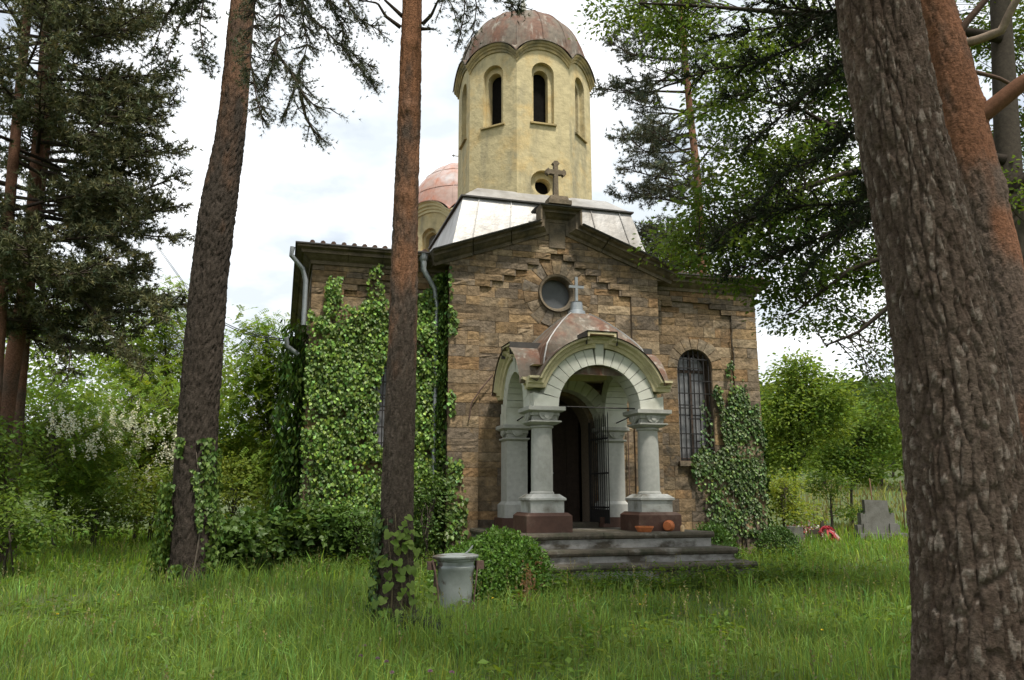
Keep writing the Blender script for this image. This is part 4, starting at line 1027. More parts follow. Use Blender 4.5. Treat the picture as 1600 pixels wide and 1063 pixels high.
for path in ([(684, -30), (706, 8), (716, 40), (722, 62)], [(735, -40), (745, 10), (738, 60), (725, 92)], [(700, -30), (690, 10), (680, 35)], [(770, -40), (790, -10), (801, 10), (799, 26)], [(745, -30), (770, -5), (790, 5), (830, 15)], [(710, -35), (728, 5), (722, 40), (712, 80)]):
    pb.bough([tb(10.6)] + [at(px, py, 9.4 - .05 * k) for k, (px, py) in enumerate(path)], r0=.016, side=.3, dens=8, u0=.6, updown=.4, tuft=.055, start=.6, droop=-.2)
pb.whorls(CB, 9.6, 14.3, 20, 2.8, 1.0, rise=.12, dens=7, tuft=.11)
pb.done(nn=10, ln=(.045, .08), w=(.0025, .0042), tint=(.085, .095, .06))

# the two close trunks on the right
TC = [(1536, 1000, 180), (1508, 750, 158), (1489, 600, 149), (1452, 400, 138), (1404, 200, 124), (1369, 0, 119)]
pineC, CC, RC = pine_from('pine_tree', 'thick grey-brown pine trunk with deeply plated bark in front of the orange one', None, TC, 4.6, 13.0, nseg=280, dl=.0145, fine_to=5.2, cell=(.055, .42), depth=.024, c0=(.058, .038, .027), c1=(.122, .093, .071), c2=(.215, .178, .145), orange=(.16, .085, .05), orange_z=(3, 14), seed=17,
                          knots=[(3.75, 4.0, .05), (2.75, 4.1, .06), (4.2, 5.3, .06), (1.2, 4.9, .03), (.75, 5.2, .03)])
pc = Pine(pineC)
pc.whorls(CC, 7.8, 12.8, 34, 3.6, 1.6, rise=.1, dens=8, tuft=.11)
TD = [(1610, 800, 86), (1585, 600, 84), (1560, 450, 80), (1508, 226, 78), (1478, 90, 74), (1450, 0, 70)]
pineD, CD, RD = pine_from('pine_tree', 'leaning pine with bright orange flaking bark and bare side limbs', None, TD, 7.2, 14.0, nseg=120, dl=.022, fine_to=8, cell=(.055, .24), depth=.02, c0=(.08, .06, .048), c1=(.125, .092, .07), orange=(.185, .085, .046), orange_z=(2.8, 6.0), seed=23, knots=[(5.2, 5.6, .1), (4.4, 5.6, .1)])
pdn = Pine(pineD)
wd = Acc(); od = np.array(pineD.location)
def limb(path, Y, r0, r1, col, dy=0.0):
    p = smooth_path([at(px, py, Y + dy * k) for k, (px, py) in enumerate(path)], 16); wd.tube(p - od, np.linspace(r0, r1, 16), 10, col)
limb([(1500, 70), (1530, 62), (1565, 48), (1580, 15), (1600, -20), (1640, -60)], 7.1, .045, .03, (.26, .20, .15), -.1)
limb([(1522, 190), (1560, 160), (1600, 128), (1660, 95), (1750, 30)], 7.1, .085, .05, (.15, .075, .045), -.1)
limb([(1490, 65), (1510, 35), (1540, 0), (1570, -40)], 7.1, .04, .025, (.09, .06, .045), -.05)
limb([(1508, 130), (1520, 112), (1560, 122), (1585, 135), (1640, 150)], 7.2, .025, .012, (.12, .08, .06), .05)
wd.build('limb', M_TWIG, pineD, smooth=180, kind='stuff')
td = lambda z: CD[int(np.argmin(abs(CD[:, 2] - z)))]
for path, Y0, zt in (([(1400, -60), (1330, 20), (1250, 70), (1180, 100), (1110, 110), (1060, 125)], 8.4, 7.5), ([(1400, -30), (1320, 20), (1230, 40), (1160, 50), (1100, 60)], 8.9, 7.8), ([(1420, 10), (1340, 80), (1270, 140), (1210, 190), (1160, 235)], 8.0, 6.6),
                     ([(1395, 150), (1340, 200), (1290, 240), (1230, 270), (1180, 320)], 8.2, 5.6), ([(1395, 280), (1330, 320), (1270, 320), (1210, 330), (1150, 350), (1110, 385)], 8.6, 4.9), ([(1400, 330), (1330, 350), (1250, 385), (1190, 410), (1120, 430)], 9.0, 4.6),
                     ([(1420, -60), (1360, 0), (1290, 20), (1220, 10), (1160, -10)], 8.0, 7.4), ([(1395, 290), (1320, 360), (1280, 400), (1250, 440)], 8.4, 4.7), ([(1410, 60), (1350, 110), (1300, 130), (1250, 130), (1190, 140), (1120, 155)], 9.2, 6.4)):
    pdn.bough([td(zt)] + [at(px, py, Y0 + .05 * k) for k, (px, py) in enumerate(path)], r0=.03, side=.52, dens=20, u0=.45, updown=.35, tuft=.06, start=.35, col=(.035, .028, .023))
pdn.whorls(CD, 8.2, 13.8, 18, 3.0, 1.2, rise=.1, dens=7, tuft=.11)
pdn.done(nn=8, ln=(.05, .09), w=(.005, .008), tint=(.024, .032, .016))
pc.done(nn=8, ln=(.09, .15), w=(.009, .015))

# extra unseen pines, added beside and behind the camera to shade the lawn
for k, (x, y, rr_) in enumerate(((-4.2, 2.2, .19), (.9, -1.6, .2), (6.2, .8, .18))):
    zb = gz(x, y); root = thing('pine_tree', 'tall straight pine added out of view so its crown shades the open lawn', 'tree', (x, y, zb - .1), 0, 'added pines shading the open lawn')
    o, C_, R_ = bark_trunk(root, [(x, y, zb - .1), (x + .1, y, 5), (x, y + .1, 10), (x, y, 14.5)], [rr_ * 1.1, rr_, rr_ * .8, .05], nseg=28, dl=.2, cell=(.1, .5), depth=.01, orange=(.23, .11, .055), orange_z=(4, 8), seed=80 + k)
    pn = Pine(root); pn.whorls(C_, 8.6, 14.2, 26, 3.3, 1.3, rise=.08, side=.9, dens=5, tuft=.14, start=.3, r0=.04); pn.done(nn=5, ln=(.12, .19), w=(.018, .028))
# the group of pines on the left
for k, (tr, Y, hd, lab) in enumerate((([(-22, 800, 20), (-10, 640, 19), (6, 420, 17), (28, 170, 15), (45, 0, 13)], 15.0, .9, 'orange-stemmed pine at the dark edge of the wood, leftmost of its row'),
                                 ([(-6, 800, 27), (8, 640, 25), (28, 518, 22), (44, 420, 20), (62, 190, 17), (76, 0, 15)], 15.8, 1.0, 'orange-stemmed pine with long drooping boughs beside the blossoming shrubs'),
                                 ([(18, 800, 17), (36, 560, 15), (56, 356, 14), (74, 217, 12), (92, 0, 10)], 17.0, .9, 'thin orange-stemmed pine standing behind the drooping boughs'))):
    root, C_, R_ = pine_from('pine_tree', lab, 'pines at the edge of the wood', tr, Y, 15.5, nseg=40, dl=.06, cell=(.06, .14), depth=.012, c0=(.09, .065, .05), c1=(.13, .1, .08), orange=(.19, .095, .06), orange_z=(1.5, 4.5), seed=31 + k)
    pn = Pine(root)
    kw = dict(side=.85, dens=10, u0=.45, updown=.35, tuft=.075, droop=-.08, start=.3, r0=.04)
    pn.whorls(C_, 4.6, 15.2, 25, 3.0 * hd, 1.5, rise=.02, **kw)
    pn.whorls(C_, 4.8, 14.2, 19, 3.1 * hd, 2.8, rise=-.03, az=(.6, 2.9), **kw)
    if k == 1:
        for path in ([(60, 420), (110, 450), (160, 500), (190, 540), (235, 590)], [(60, 400), (120, 420), (180, 440), (230, 470), (255, 500)], [(70, 300), (130, 330), (190, 390), (230, 400)], [(75, 250), (160, 260), (220, 240), (265, 225)], [(70, 350), (140, 390), (200, 430), (240, 410)],
                     [(60, 440), (90, 500), (110, 550), (105, 600)], [(70, 330), (140, 350), (200, 350), (215, 330)], [(75, 170), (150, 150), (210, 155), (250, 150)]):
            pn.bough([at(px, py, 15.6 - .25 * q) for q, (px, py) in enumerate(path)], r0=.04, side=.6, dens=13, tuft=.07, start=.25, droop=-.1)
    pn.done(nn=7, ln=(.09, .15), w=(.009, .015), tint=(.115, .12, .062), amt=.35)

# pine seen past the tower
root, C_, R_ = pine_from('pine_tree', 'airy pine with reddish stem rising behind the church beside the bell tower', None, [(1108, 640, 14), (1096, 395, 13), (1090, 277, 12), (1078, 178, 11), (1064, 12, 9)], 27.0, 24.0, nseg=24, dl=.12, cell=(.08, .2), depth=.01, c0=(.1, .06, .045), c1=(.15, .09, .065), orange=(.23, .115, .07), orange_z=(7, 10), seed=41)
pn = Pine(root)
kw = dict(side=1.1, dens=6.0, u0=.5, updown=.3, tuft=.11, droop=0, start=.35, r0=.05)
pn.whorls(C_, 9.6, 22, 34, 2.9, 2.2, rise=.05, **kw); pn.whorls(C_, 9.4, 18, 22, 3.3, 3.0, rise=.0, az=(3.6, 5.8), **kw)
pn.done(nn=10, ln=(.11, .18), w=(.009, .016), tint=(.095, .105, .07))

# ------------------------------------------------------------------ broad-leaved trees
# dark-limbed oak whose branches reach over from behind the two trunks
f0 = foot(1600, 10.5)
oak = thing('oak_tree', 'leafy broad-leaved tree with long dark limbs behind the two thick trunks', 'tree', f0)
bo = Broad(oak)
tr = np.array([f0, at(1590, 500, 10.5), at(1575, 250, 10.5), at(1560, -60, 10.6), at(1545, -300, 10.6)])
bo.stem(tr, [.24, .2, .17, .13, .07], 14)
limbs = [[(1575, 420), (1480, 360), (1395, 345), (1330, 335), (1270, 318), (1215, 300)], [(1570, 250), (1450, 230), (1330, 215), (1250, 170), (1160, 150)], [(1565, 60), (1450, 40), (1350, 30), (1230, 20), (1100, 10), (1000, 5)],
         [(1580, 480), (1480, 430), (1390, 400), (1330, 420), (1280, 460), (1240, 490)], [(1570, 300), (1470, 280), (1340, 265), (1240, 300), (1150, 370), (1090, 400)], [(1580, 430), (1500, 450), (1400, 470), (1340, 520), (1290, 540)], [(1575, 300), (1620, 260), (1680, 200)], [(1585, 420), (1640, 360), (1700, 330)]]
nodes = []
for L_ in limbs:
    p = smooth_path([at(px, py, 10.4 + .12 * k * (1 if len(L_) > 3 else -1)) for k, (px, py) in enumerate(L_)], 18); nodes.append(p[5:])
    bo.wood.tube(p - f0, np.linspace(.075, .012, 18), 8, (.045, .036, .028))
nodes = np.vstack(nodes)
spots = [(1170, 110, 70, 50, 40), (1300, 110, 60, 60, 40), (1250, 260, 70, 50, 40), (1130, 400, 70, 40, 36), (985, 12, 70, 18, 30), (1060, 30, 60, 40, 45), (1095, 80, 45, 45, 12), (1120, 165, 60, 50, 24), (1230, 50, 90, 50, 60), (1290, 190, 70, 60, 55), (1200, 250, 80, 50, 55), (1110, 285, 50, 45, 18), (1150, 350, 85, 45, 60), (1260, 340, 80, 50, 60), (1330, 300, 50, 50, 35),
         (1320, 410, 60, 45, 40), (1240, 440, 60, 40, 36), (1300, 500, 55, 35, 24), (1215, 480, 35, 35, 14), (1065, 375, 45, 40, 28), (1360, 440, 40, 40, 24), (1350, 100, 50, 60, 35), (1545, 330, 60, 50, 45), (1580, 230, 55, 70, 50), (1590, 60, 60, 70, 50), (1530, 60, 40, 60, 30), (1560, 430, 60, 40, 30), (1380, 560, 28, 60, 18), (1400, 620, 25, 50, 14), (1180, 420, 40, 25, 14)]
for px, py, rx, ry, n in spots:
    Y = rng.uniform(10.2, 12.2); c = at(px, py, Y); cen = ellip_pts(c, (px2m(rx, Y), .9, px2m(ry, Y)), n)
    d = np.linalg.norm(nodes - c, axis=1); near = nodes[np.argsort(d)[:6]]
    bo.clumps(cen[:max(6, int(len(cen) * 1.0))], .36, 40, .072, (.118, .178, .036), T_OVAL, .5, near, 2, br=.010)
cen = ellip_pts(at(1560, -220, 10.6), (3.4, 3.0, 1.8), 150); bo.clumps(cen, .5, 30, .12, (.10, .18, .026), T_LEAF)
bo.done()

def simple_tree(name, label, cat, px, Y, trunk_px, crown, leaf, tint, per=30, csize=.42, group=None, T=T_LEAF, fronds=False, trunk_r=.07, multi=1, flower=None, trans=None, dens=1.0):
    """crown: list of (px, py, rx, ry, clumps) ellipses in the tree's own plane, given real depth"""
    b = foot(px, Y); root = thing(name, label, cat, b, 0, group); br_ = Broad(root)
    frm = []
    for q in range(multi):
        P = [b + (rng.normal(0, .12, 3) * [1, 1, 0] if q else 0)] + [at(x + rng.normal(0, 6) * (q > 0), y, Y + rng.normal(0, .3) * (q > 0)) for x, y in trunk_px]
        br_.stem(P, np.linspace(trunk_r, trunk_r * .25, 5) * (1 if q == 0 else .7), 8)
        frm.append(smooth_path(P, 16)[6:])
    frm = np.vstack(frm)
    for x, y, rx, ry, n in crown:
        c = at(x, y, Y + rng.normal(0, .25)); rxm, rym = px2m(rx, Y), px2m(ry, Y)
        cen = ellip_pts(c, (rxm, max(.5, .85 * min(rxm, rym * 1.2)), rym), int(n * dens))
        zmin = g(cen[:, 0], cen[:, 1]) + .06; cen[:, 2] = np.maximum(cen[:, 2], zmin + rng.random(len(cen)) * .25)
        if fronds: br_.fronds(np.repeat(cen, per, 0) + rng.normal(0, csize * .5, (len(cen) * per, 3)), .26, 6, leaf, tint, frm, 12 * per // 8)
        else: br_.clumps(cen, csize, per, leaf, tint, T, .5, frm, 4)
    if flower:
        fc = np.vstack([ellip_pts(at(x, y, Y - 1.0), (px2m(rx, Y), .5, px2m(ry, Y)), n, 1.8) for x, y, rx, ry, n in flower]); br_.blossoms(fc)
    br_.done(trans)
    return root
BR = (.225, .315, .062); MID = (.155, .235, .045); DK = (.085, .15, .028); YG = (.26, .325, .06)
# behind the church
simple_tree('broadleaf_tree', 'bright green treetop showing above the eaves right of the gable', 'tree', 1040, 30, [(1040, 600), (1040, 450), (1035, 380)], [(1035, 390, 55, 45, 90), (1080, 410, 45, 40, 60), (1040, 480, 90, 70, 60)], .13, BR, per=34, csize=.6)
# saplings by the graves
simple_tree('maple_sapling', 'round bright green sapling with dark stem beside the church corner', 'tree', 1242, 28.5, [(1241, 740), (1238, 690), (1238, 630)], [(1243, 582, 36, 28, 36), (1240, 610, 50, 45, 80), (1265, 650, 75, 50, 150), (1215, 660, 35, 60, 70), (1300, 620, 40, 35, 50), (1225, 720, 35, 35, 45)], .14, BR, per=30, csize=.55, T=T_OVAL)
simple_tree('maple_sapling', 'broad low green sapling hanging over the granite gravestone', 'tree', 1330, 31, [(1330, 770), (1335, 720), (1340, 680)], [(1345, 680, 60, 45, 110), (1300, 710, 50, 30, 60), (1385, 660, 40, 50, 60), (1330, 730, 60, 18, 40), (1350, 745, 30, 10, 16)], .14, MID, per=30, csize=.55, T=T_OVAL)
simple_tree('maple_sapling', 'thin young sapling standing between the wreath and the gravestone', 'tree', 1299, 30, [(1299, 800), (1297, 770)], [(1298, 755, 34, 22, 36), (1325, 800, 26, 12, 18)], .12, MID, per=26, csize=.4)
simple_tree('hedge_shrub', 'leafy yellow-green shrub at the right foot of the church', 'shrub', 1222, 24, [(1222, 780), (1222, 760)], [(1220, 770, 28, 35, 50), (1245, 800, 26, 18, 30)], .10, YG, per=30, csize=.4, multi=3, trunk_r=.03)
# far growth on the slope
for px, Y, py, rx, ry, tn in ((1290, 62, 690, 60, 50, MID), (1380, 66, 680, 60, 60, BR), (1440, 60, 690, 60, 50, MID), (1210, 60, 680, 60, 60, MID), (1500, 70, 670, 80, 70, MID), (1400, 88, 640, 60, 50, (.06, .10, .035)), (1330, 92, 640, 70, 50, (.055, .095, .03))):
    simple_tree('hillside_tree', 'rounded green tree on the far side of the meadow', 'tree', px, Y, [(px, py + ry * .5), (px, py)], [(px, py, rx, ry, 80)], .38, tn, per=30, csize=1.6, group='trees across the meadow', trunk_r=.15)
# left background: robinias and shrubs
simple_tree('robinia_tree', 'feathery young robinia standing left of the church corner', 'tree', 418, 23, [(420, 700), (418, 600), (415, 520)], [(415, 520, 45, 30, 20), (400, 560, 45, 40, 30), (440, 590, 45, 50, 36), (385, 620, 40, 40, 26), (420, 660, 60, 45, 40), (375, 690, 40, 40, 26), (440, 730, 50, 40, 26)], .085, (.21, .31, .04), per=14, csize=.55, fronds=True)
simple_tree('robinia_tree', 'tall pale green robinia behind the ivy-footed pine', 'tree', 262, 27, [(262, 640), (258, 540), (255, 470)], [(258, 470, 38, 36, 26), (275, 530, 50, 55, 50), (225, 540, 45, 50, 40), (330, 580, 45, 60, 45), (260, 600, 70, 45, 50), (200, 600, 50, 50, 36)], .09, (.21, .30, .045), per=9, csize=.55, fronds=True)
simple_tree('robinia_tree', 'yellow-green robinia with hanging white blossom beside the pine boughs', 'tree', 215, 23.5, [(215, 760), (210, 680), (205, 620)], [(215, 640, 75, 55, 60), (265, 690, 55, 55, 50), (160, 680, 65, 55, 50), (300, 640, 50, 60, 50), (230, 740, 80, 40, 50)], .085, (.215, .31, .04), per=9, csize=.5, fronds=True, flower=[(200, 660, 75, 45, 80), (280, 700, 50, 50, 70), (150, 670, 45, 30, 36), (230, 745, 60, 25, 30)])
simple_tree('robinia_tree', 'shaded robinia with white blossom at the edge of the wood', 'tree', 90, 21, [(90, 760), (85, 680), (80, 640)], [(80, 650, 90, 50, 70), (130, 690, 60, 45, 40), (30, 700, 70, 60, 60), (100, 740, 90, 40, 60)], .08, (.17, .26, .036), per=9, csize=.5, fronds=True, flower=[(105, 650, 40, 25, 20), (140, 690, 25, 20, 12)])
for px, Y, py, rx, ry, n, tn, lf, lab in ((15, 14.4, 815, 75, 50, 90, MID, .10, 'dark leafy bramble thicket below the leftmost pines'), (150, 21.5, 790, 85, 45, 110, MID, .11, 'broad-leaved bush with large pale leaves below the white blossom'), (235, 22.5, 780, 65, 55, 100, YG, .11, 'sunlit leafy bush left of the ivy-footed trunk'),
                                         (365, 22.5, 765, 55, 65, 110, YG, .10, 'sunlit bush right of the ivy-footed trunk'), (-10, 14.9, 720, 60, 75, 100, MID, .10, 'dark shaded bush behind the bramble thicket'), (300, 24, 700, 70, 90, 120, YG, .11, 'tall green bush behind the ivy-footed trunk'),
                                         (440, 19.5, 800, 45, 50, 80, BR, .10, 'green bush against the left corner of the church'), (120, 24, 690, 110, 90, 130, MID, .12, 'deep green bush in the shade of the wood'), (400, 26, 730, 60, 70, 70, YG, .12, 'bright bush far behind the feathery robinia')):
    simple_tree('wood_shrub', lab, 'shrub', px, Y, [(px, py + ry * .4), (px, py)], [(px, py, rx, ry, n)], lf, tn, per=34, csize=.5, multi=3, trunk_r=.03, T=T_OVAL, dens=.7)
for k, (px, Y, py, rx, ry) in enumerate(((-60, 33, 560, 160, 200), (90, 36, 600, 150, 160), (220, 40, 590, 120, 150), (330, 44, 640, 90, 120))):
    simple_tree('woodland_tree', 'dense green woodland tree far behind the left-hand pines', 'tree', px, Y, [(px, py + 80), (px, py)], [(px, py, rx, ry, 130)], .24, (.2, .30, .045), per=34, csize=1.3, group='trees deep in the left wood', trunk_r=.15)
# bushes in front of the church
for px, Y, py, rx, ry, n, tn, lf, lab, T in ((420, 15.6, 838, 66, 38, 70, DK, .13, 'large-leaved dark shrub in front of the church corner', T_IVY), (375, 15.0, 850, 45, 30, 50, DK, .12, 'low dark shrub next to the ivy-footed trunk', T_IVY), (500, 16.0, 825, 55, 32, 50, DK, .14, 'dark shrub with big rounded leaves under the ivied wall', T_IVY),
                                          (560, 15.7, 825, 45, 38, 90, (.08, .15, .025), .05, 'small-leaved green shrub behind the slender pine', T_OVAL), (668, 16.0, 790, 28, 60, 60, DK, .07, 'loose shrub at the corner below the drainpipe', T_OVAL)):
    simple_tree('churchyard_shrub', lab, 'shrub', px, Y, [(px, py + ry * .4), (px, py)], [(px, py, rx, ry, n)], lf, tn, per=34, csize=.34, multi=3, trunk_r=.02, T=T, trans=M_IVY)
def box_bush(label, px, py, rx, ry, Y, n, tint):
    c = at(px, py, Y); b = np.array([c[0], Y, gz(c[0], Y) - .02]); root = thing('boxwood_bush', label, 'bush', b); br_ = Broad(root)
    d = rv(n); d[:, 2] = abs(d[:, 2]) * 1.0 - .15; r = np.array([px2m(rx, Y), px2m(rx, Y) * .7, (c[2] - b[2]) + px2m(ry, Y)])
    bum = 1 + .22 * (fbm(d * 2.3 + 5, 3, int(px)) - .5) * 2
    P = b + d * r * bum[:, None] * rng.uniform(.8, 1.03, (n, 1)); P[:, 2] = np.maximum(P[:, 2], b[2] + .03)
    leaves(br_.fol, T_LEAF, P - b, nrm(d * .6 + rv(n) * .8 + [0, 0, .3]), nrm(d + rv(n) * .6), .058 * rng.uniform(.7, 1.3, n), vary(tint, n, .2, .08) * (np.where(rng.random(n) < .25, 1.5, 1.0))[:, None])
    for k in range(9):
        e = b + rv(1)[0] * r * .75; e[2] = b[2] + abs(e[2] - b[2]); br_.wood.tube(np.stack([b * 0, (e - b) * .5 + [0, 0, .1], e - b]), [.02, .012, .004], 5, (.07, .06, .045))
    br_.done(M_IVY)
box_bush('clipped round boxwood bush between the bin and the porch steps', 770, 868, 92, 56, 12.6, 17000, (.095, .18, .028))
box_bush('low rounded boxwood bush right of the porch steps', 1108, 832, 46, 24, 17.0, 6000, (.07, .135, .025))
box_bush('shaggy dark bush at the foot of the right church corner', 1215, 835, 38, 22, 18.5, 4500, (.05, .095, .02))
# the wooded ridge far behind, one mass
acc = Acc(); n = 5000; th_ = rng.uniform(-.75, .75, n); d = rng.uniform(125, 240, n); x = np.sin(th_) * d; y = np.cos(th_) * d; cz = g(x, y)
k = 6; P = np.repeat(np.stack([x, y, cz], -1), k, 0) + rng.normal(0, 1, (n * k, 3)) * [1.8, 1.8, 0] + np.stack([np.zeros(n * k)] * 2 + [rng.uniform(.5, 7.5, n * k)], -1)
leaves(acc, T_LEAF, P, nrm(rv(n * k) * [1, 1, .4]), nrm(np.array([0, 0, 1.0]) + rv(n * k) * .7), rng.uniform(1.6, 3.4, n * k), np.repeat(vary((.07, .115, .035), n, .25, .12), k, 0))
acc.build('ridge_woodland', M_LEAF, None, kind='stuff', label='wooded ridge closing the view behind the meadow')['category'] = 'woodland'

# ------------------------------------------------------------------ ivy and vines
def inside(poly, x, z):
    r = np.zeros(len(x), bool); n = len(poly)
    for i in range(n):
        (x0, z0), (x1, z1) = poly[i], poly[(i + 1) % n]
        c = ((z0 > z) != (z1 > z)) & (x < (x1 - x0) * (z - z0) / (z1 - z0 + 1e-12) + x0); r ^= c
    return r
def ivy_thing(label, base_local):
    b = loc2w(np.array(base_local, float)); o = thing('climbing_ivy', label, 'ivy', b, PSI); o['_'] = 0; del o['_']; return o, np.array(base_local, float)
def ivy_wall(acc, bl, polys, plane, dens, size, tint, thick=.10, holes=(), axis='y', sgn=-1):
    """leaves over wall polygons given as (coordinate along the wall, height)"""
    for poly in polys:
        p = np.array(poly); lo, hi = p.min(0), p.max(0); n = int((hi - lo).prod() * dens)
        u = rng.uniform(lo[0], hi[0], n); z = rng.uniform(lo[1], hi[1], n)
        uj = u + .10 * (fbm(np.stack([u * 4, z * 4, 0 * u], -1), 3, 2) - .5) * 4 * .3; zj = z + .5 * (fbm(np.stack([u * 3, z * 3, 0 * u + 7], -1), 3, 5) - .5)
        k = inside(poly, uj, zj)
        for h in holes: k &= ~inside(h, uj, zj)
        gap = fbm(np.stack([u * 1.9, z * 1.9, 0 * u + 3], -1), 4, 8); k &= (gap > .36) | (rng.random(n) < .22)
        u, z = u[k], z[k]; n = len(u); bulge = fbm(np.stack([u * 1.6, z * 1.6, 0 * u], -1), 3, 4)
        w = rng.random(n) * thick * (.4 + 1.4 * bulge) + .01
        if axis == 'y': P = np.stack([u, plane + sgn * w, z], -1); out = np.array([0, sgn, 0.0])
        else: P = np.stack([plane + sgn * w, u, z], -1); out = np.array([sgn, 0.0, 0])
        N = nrm(out * 1.0 + np.array([0, 0, .55]) + rv(n) * .55); D = nrm(np.array([0, 0, -1.0]) + rv(n) * .6 + out * .2)
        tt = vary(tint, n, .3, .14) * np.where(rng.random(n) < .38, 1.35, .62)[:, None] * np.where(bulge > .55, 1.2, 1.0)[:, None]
        leaves(acc, T_IVY5, P - bl, D, N, size * rng.uniform(.55, 1.25, n), tt)
def ivy_stems(acc, bl, lines, plane, axis='y', sgn=-1):
    for L_ in lines:
        q = smooth_path(L_, 20); q = q + rng.normal(0, .015, q.shape)
        P = np.stack([q[:, 0], np.full(20, plane + sgn * .025), q[:, 1]], -1) if axis == 'y' else np.stack([np.full(20, plane + sgn * .025), q[:, 0], q[:, 1]], -1)
        acc.tube(P - bl, np.linspace(.018, .005, 20), 5, (.10, .085, .065))
# left wing, corner and the return of the bay
top = [(-5.35, 5.25), (-5.2, 5.0), (-5.02, 5.3), (-4.98, 6.15), (-4.72, 6.2), (-4.66, 5.55), (-4.4, 5.45), (-4.2, 5.6), (-4.1, 6.3), (-3.86, 6.35), (-3.8, 5.8), (-3.5, 5.5), (-3.2, 5.5), (-3.0, 5.9), (-2.8, 6.2), (-2.45, 6.45)]
body = [(-5.35, .4)] + top + [(-2.45, .4)]
winhole = [(-3.86, 2.6), (-3.25, 2.5), (-3.25, 4.5), (-3.6, 4.6), (-3.8, 4.2)]
o, bl = ivy_thing('thick sunlit ivy covering the left front wall of the church', (-4.2, WY, 0)); acc = Acc(); st = Acc()
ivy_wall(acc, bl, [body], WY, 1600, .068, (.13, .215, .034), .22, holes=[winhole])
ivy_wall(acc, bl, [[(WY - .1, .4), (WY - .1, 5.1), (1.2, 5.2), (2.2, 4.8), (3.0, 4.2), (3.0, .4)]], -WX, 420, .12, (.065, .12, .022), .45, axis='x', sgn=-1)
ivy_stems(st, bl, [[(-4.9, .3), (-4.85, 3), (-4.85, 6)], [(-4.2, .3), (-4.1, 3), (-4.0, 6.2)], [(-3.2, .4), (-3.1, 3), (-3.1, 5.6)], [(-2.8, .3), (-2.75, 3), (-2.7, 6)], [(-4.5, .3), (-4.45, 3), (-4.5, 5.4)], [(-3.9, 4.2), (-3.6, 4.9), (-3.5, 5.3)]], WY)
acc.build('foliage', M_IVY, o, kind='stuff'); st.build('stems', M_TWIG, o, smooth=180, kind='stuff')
o, bl = ivy_thing('ivy tinted dark for shade climbing round the drainpipe at the left edge of the gabled bay', (-2.45, .2, 0)); acc = Acc(); st = Acc()
ivy_wall(acc, bl, [[(0.0, .5), (0.0, 6.3), (WY, 6.4), (WY, .5)]], -BX, 1200, .08, (.06, .11, .022), .14, axis='x', sgn=-1)  # leaf tint lowered to carry the shade on the bay return
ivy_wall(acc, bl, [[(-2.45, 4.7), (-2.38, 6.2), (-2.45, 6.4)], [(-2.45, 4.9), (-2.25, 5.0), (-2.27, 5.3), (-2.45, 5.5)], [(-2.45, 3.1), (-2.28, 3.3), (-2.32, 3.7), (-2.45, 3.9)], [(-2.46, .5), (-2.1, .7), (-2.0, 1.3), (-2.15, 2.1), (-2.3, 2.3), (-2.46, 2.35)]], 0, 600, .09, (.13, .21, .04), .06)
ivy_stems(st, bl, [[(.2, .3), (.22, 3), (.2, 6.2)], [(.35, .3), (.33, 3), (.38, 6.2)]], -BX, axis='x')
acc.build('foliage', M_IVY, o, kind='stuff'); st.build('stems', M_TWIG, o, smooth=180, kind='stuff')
# right wing
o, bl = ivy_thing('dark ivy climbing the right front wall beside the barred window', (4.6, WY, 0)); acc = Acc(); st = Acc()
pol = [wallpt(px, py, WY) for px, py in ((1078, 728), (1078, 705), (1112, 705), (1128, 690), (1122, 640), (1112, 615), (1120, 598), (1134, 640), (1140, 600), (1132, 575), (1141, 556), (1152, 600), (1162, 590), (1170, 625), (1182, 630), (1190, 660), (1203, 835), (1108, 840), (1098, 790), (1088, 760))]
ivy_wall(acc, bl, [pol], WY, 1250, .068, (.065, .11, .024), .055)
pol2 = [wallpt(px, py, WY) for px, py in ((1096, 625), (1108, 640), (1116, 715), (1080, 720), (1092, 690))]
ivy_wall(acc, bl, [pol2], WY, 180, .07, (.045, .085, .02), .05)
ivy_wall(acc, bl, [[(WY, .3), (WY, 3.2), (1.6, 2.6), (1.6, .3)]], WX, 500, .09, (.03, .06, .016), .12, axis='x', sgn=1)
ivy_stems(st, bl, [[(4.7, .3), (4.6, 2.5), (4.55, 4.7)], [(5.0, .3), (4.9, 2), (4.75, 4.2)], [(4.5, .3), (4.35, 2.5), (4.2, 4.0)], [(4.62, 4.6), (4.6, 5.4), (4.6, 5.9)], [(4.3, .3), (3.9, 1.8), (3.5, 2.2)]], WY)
acc.build('foliage', M_IVY, o, kind='stuff'); st.build('stems', M_TWIG, o, smooth=180, kind='stuff')
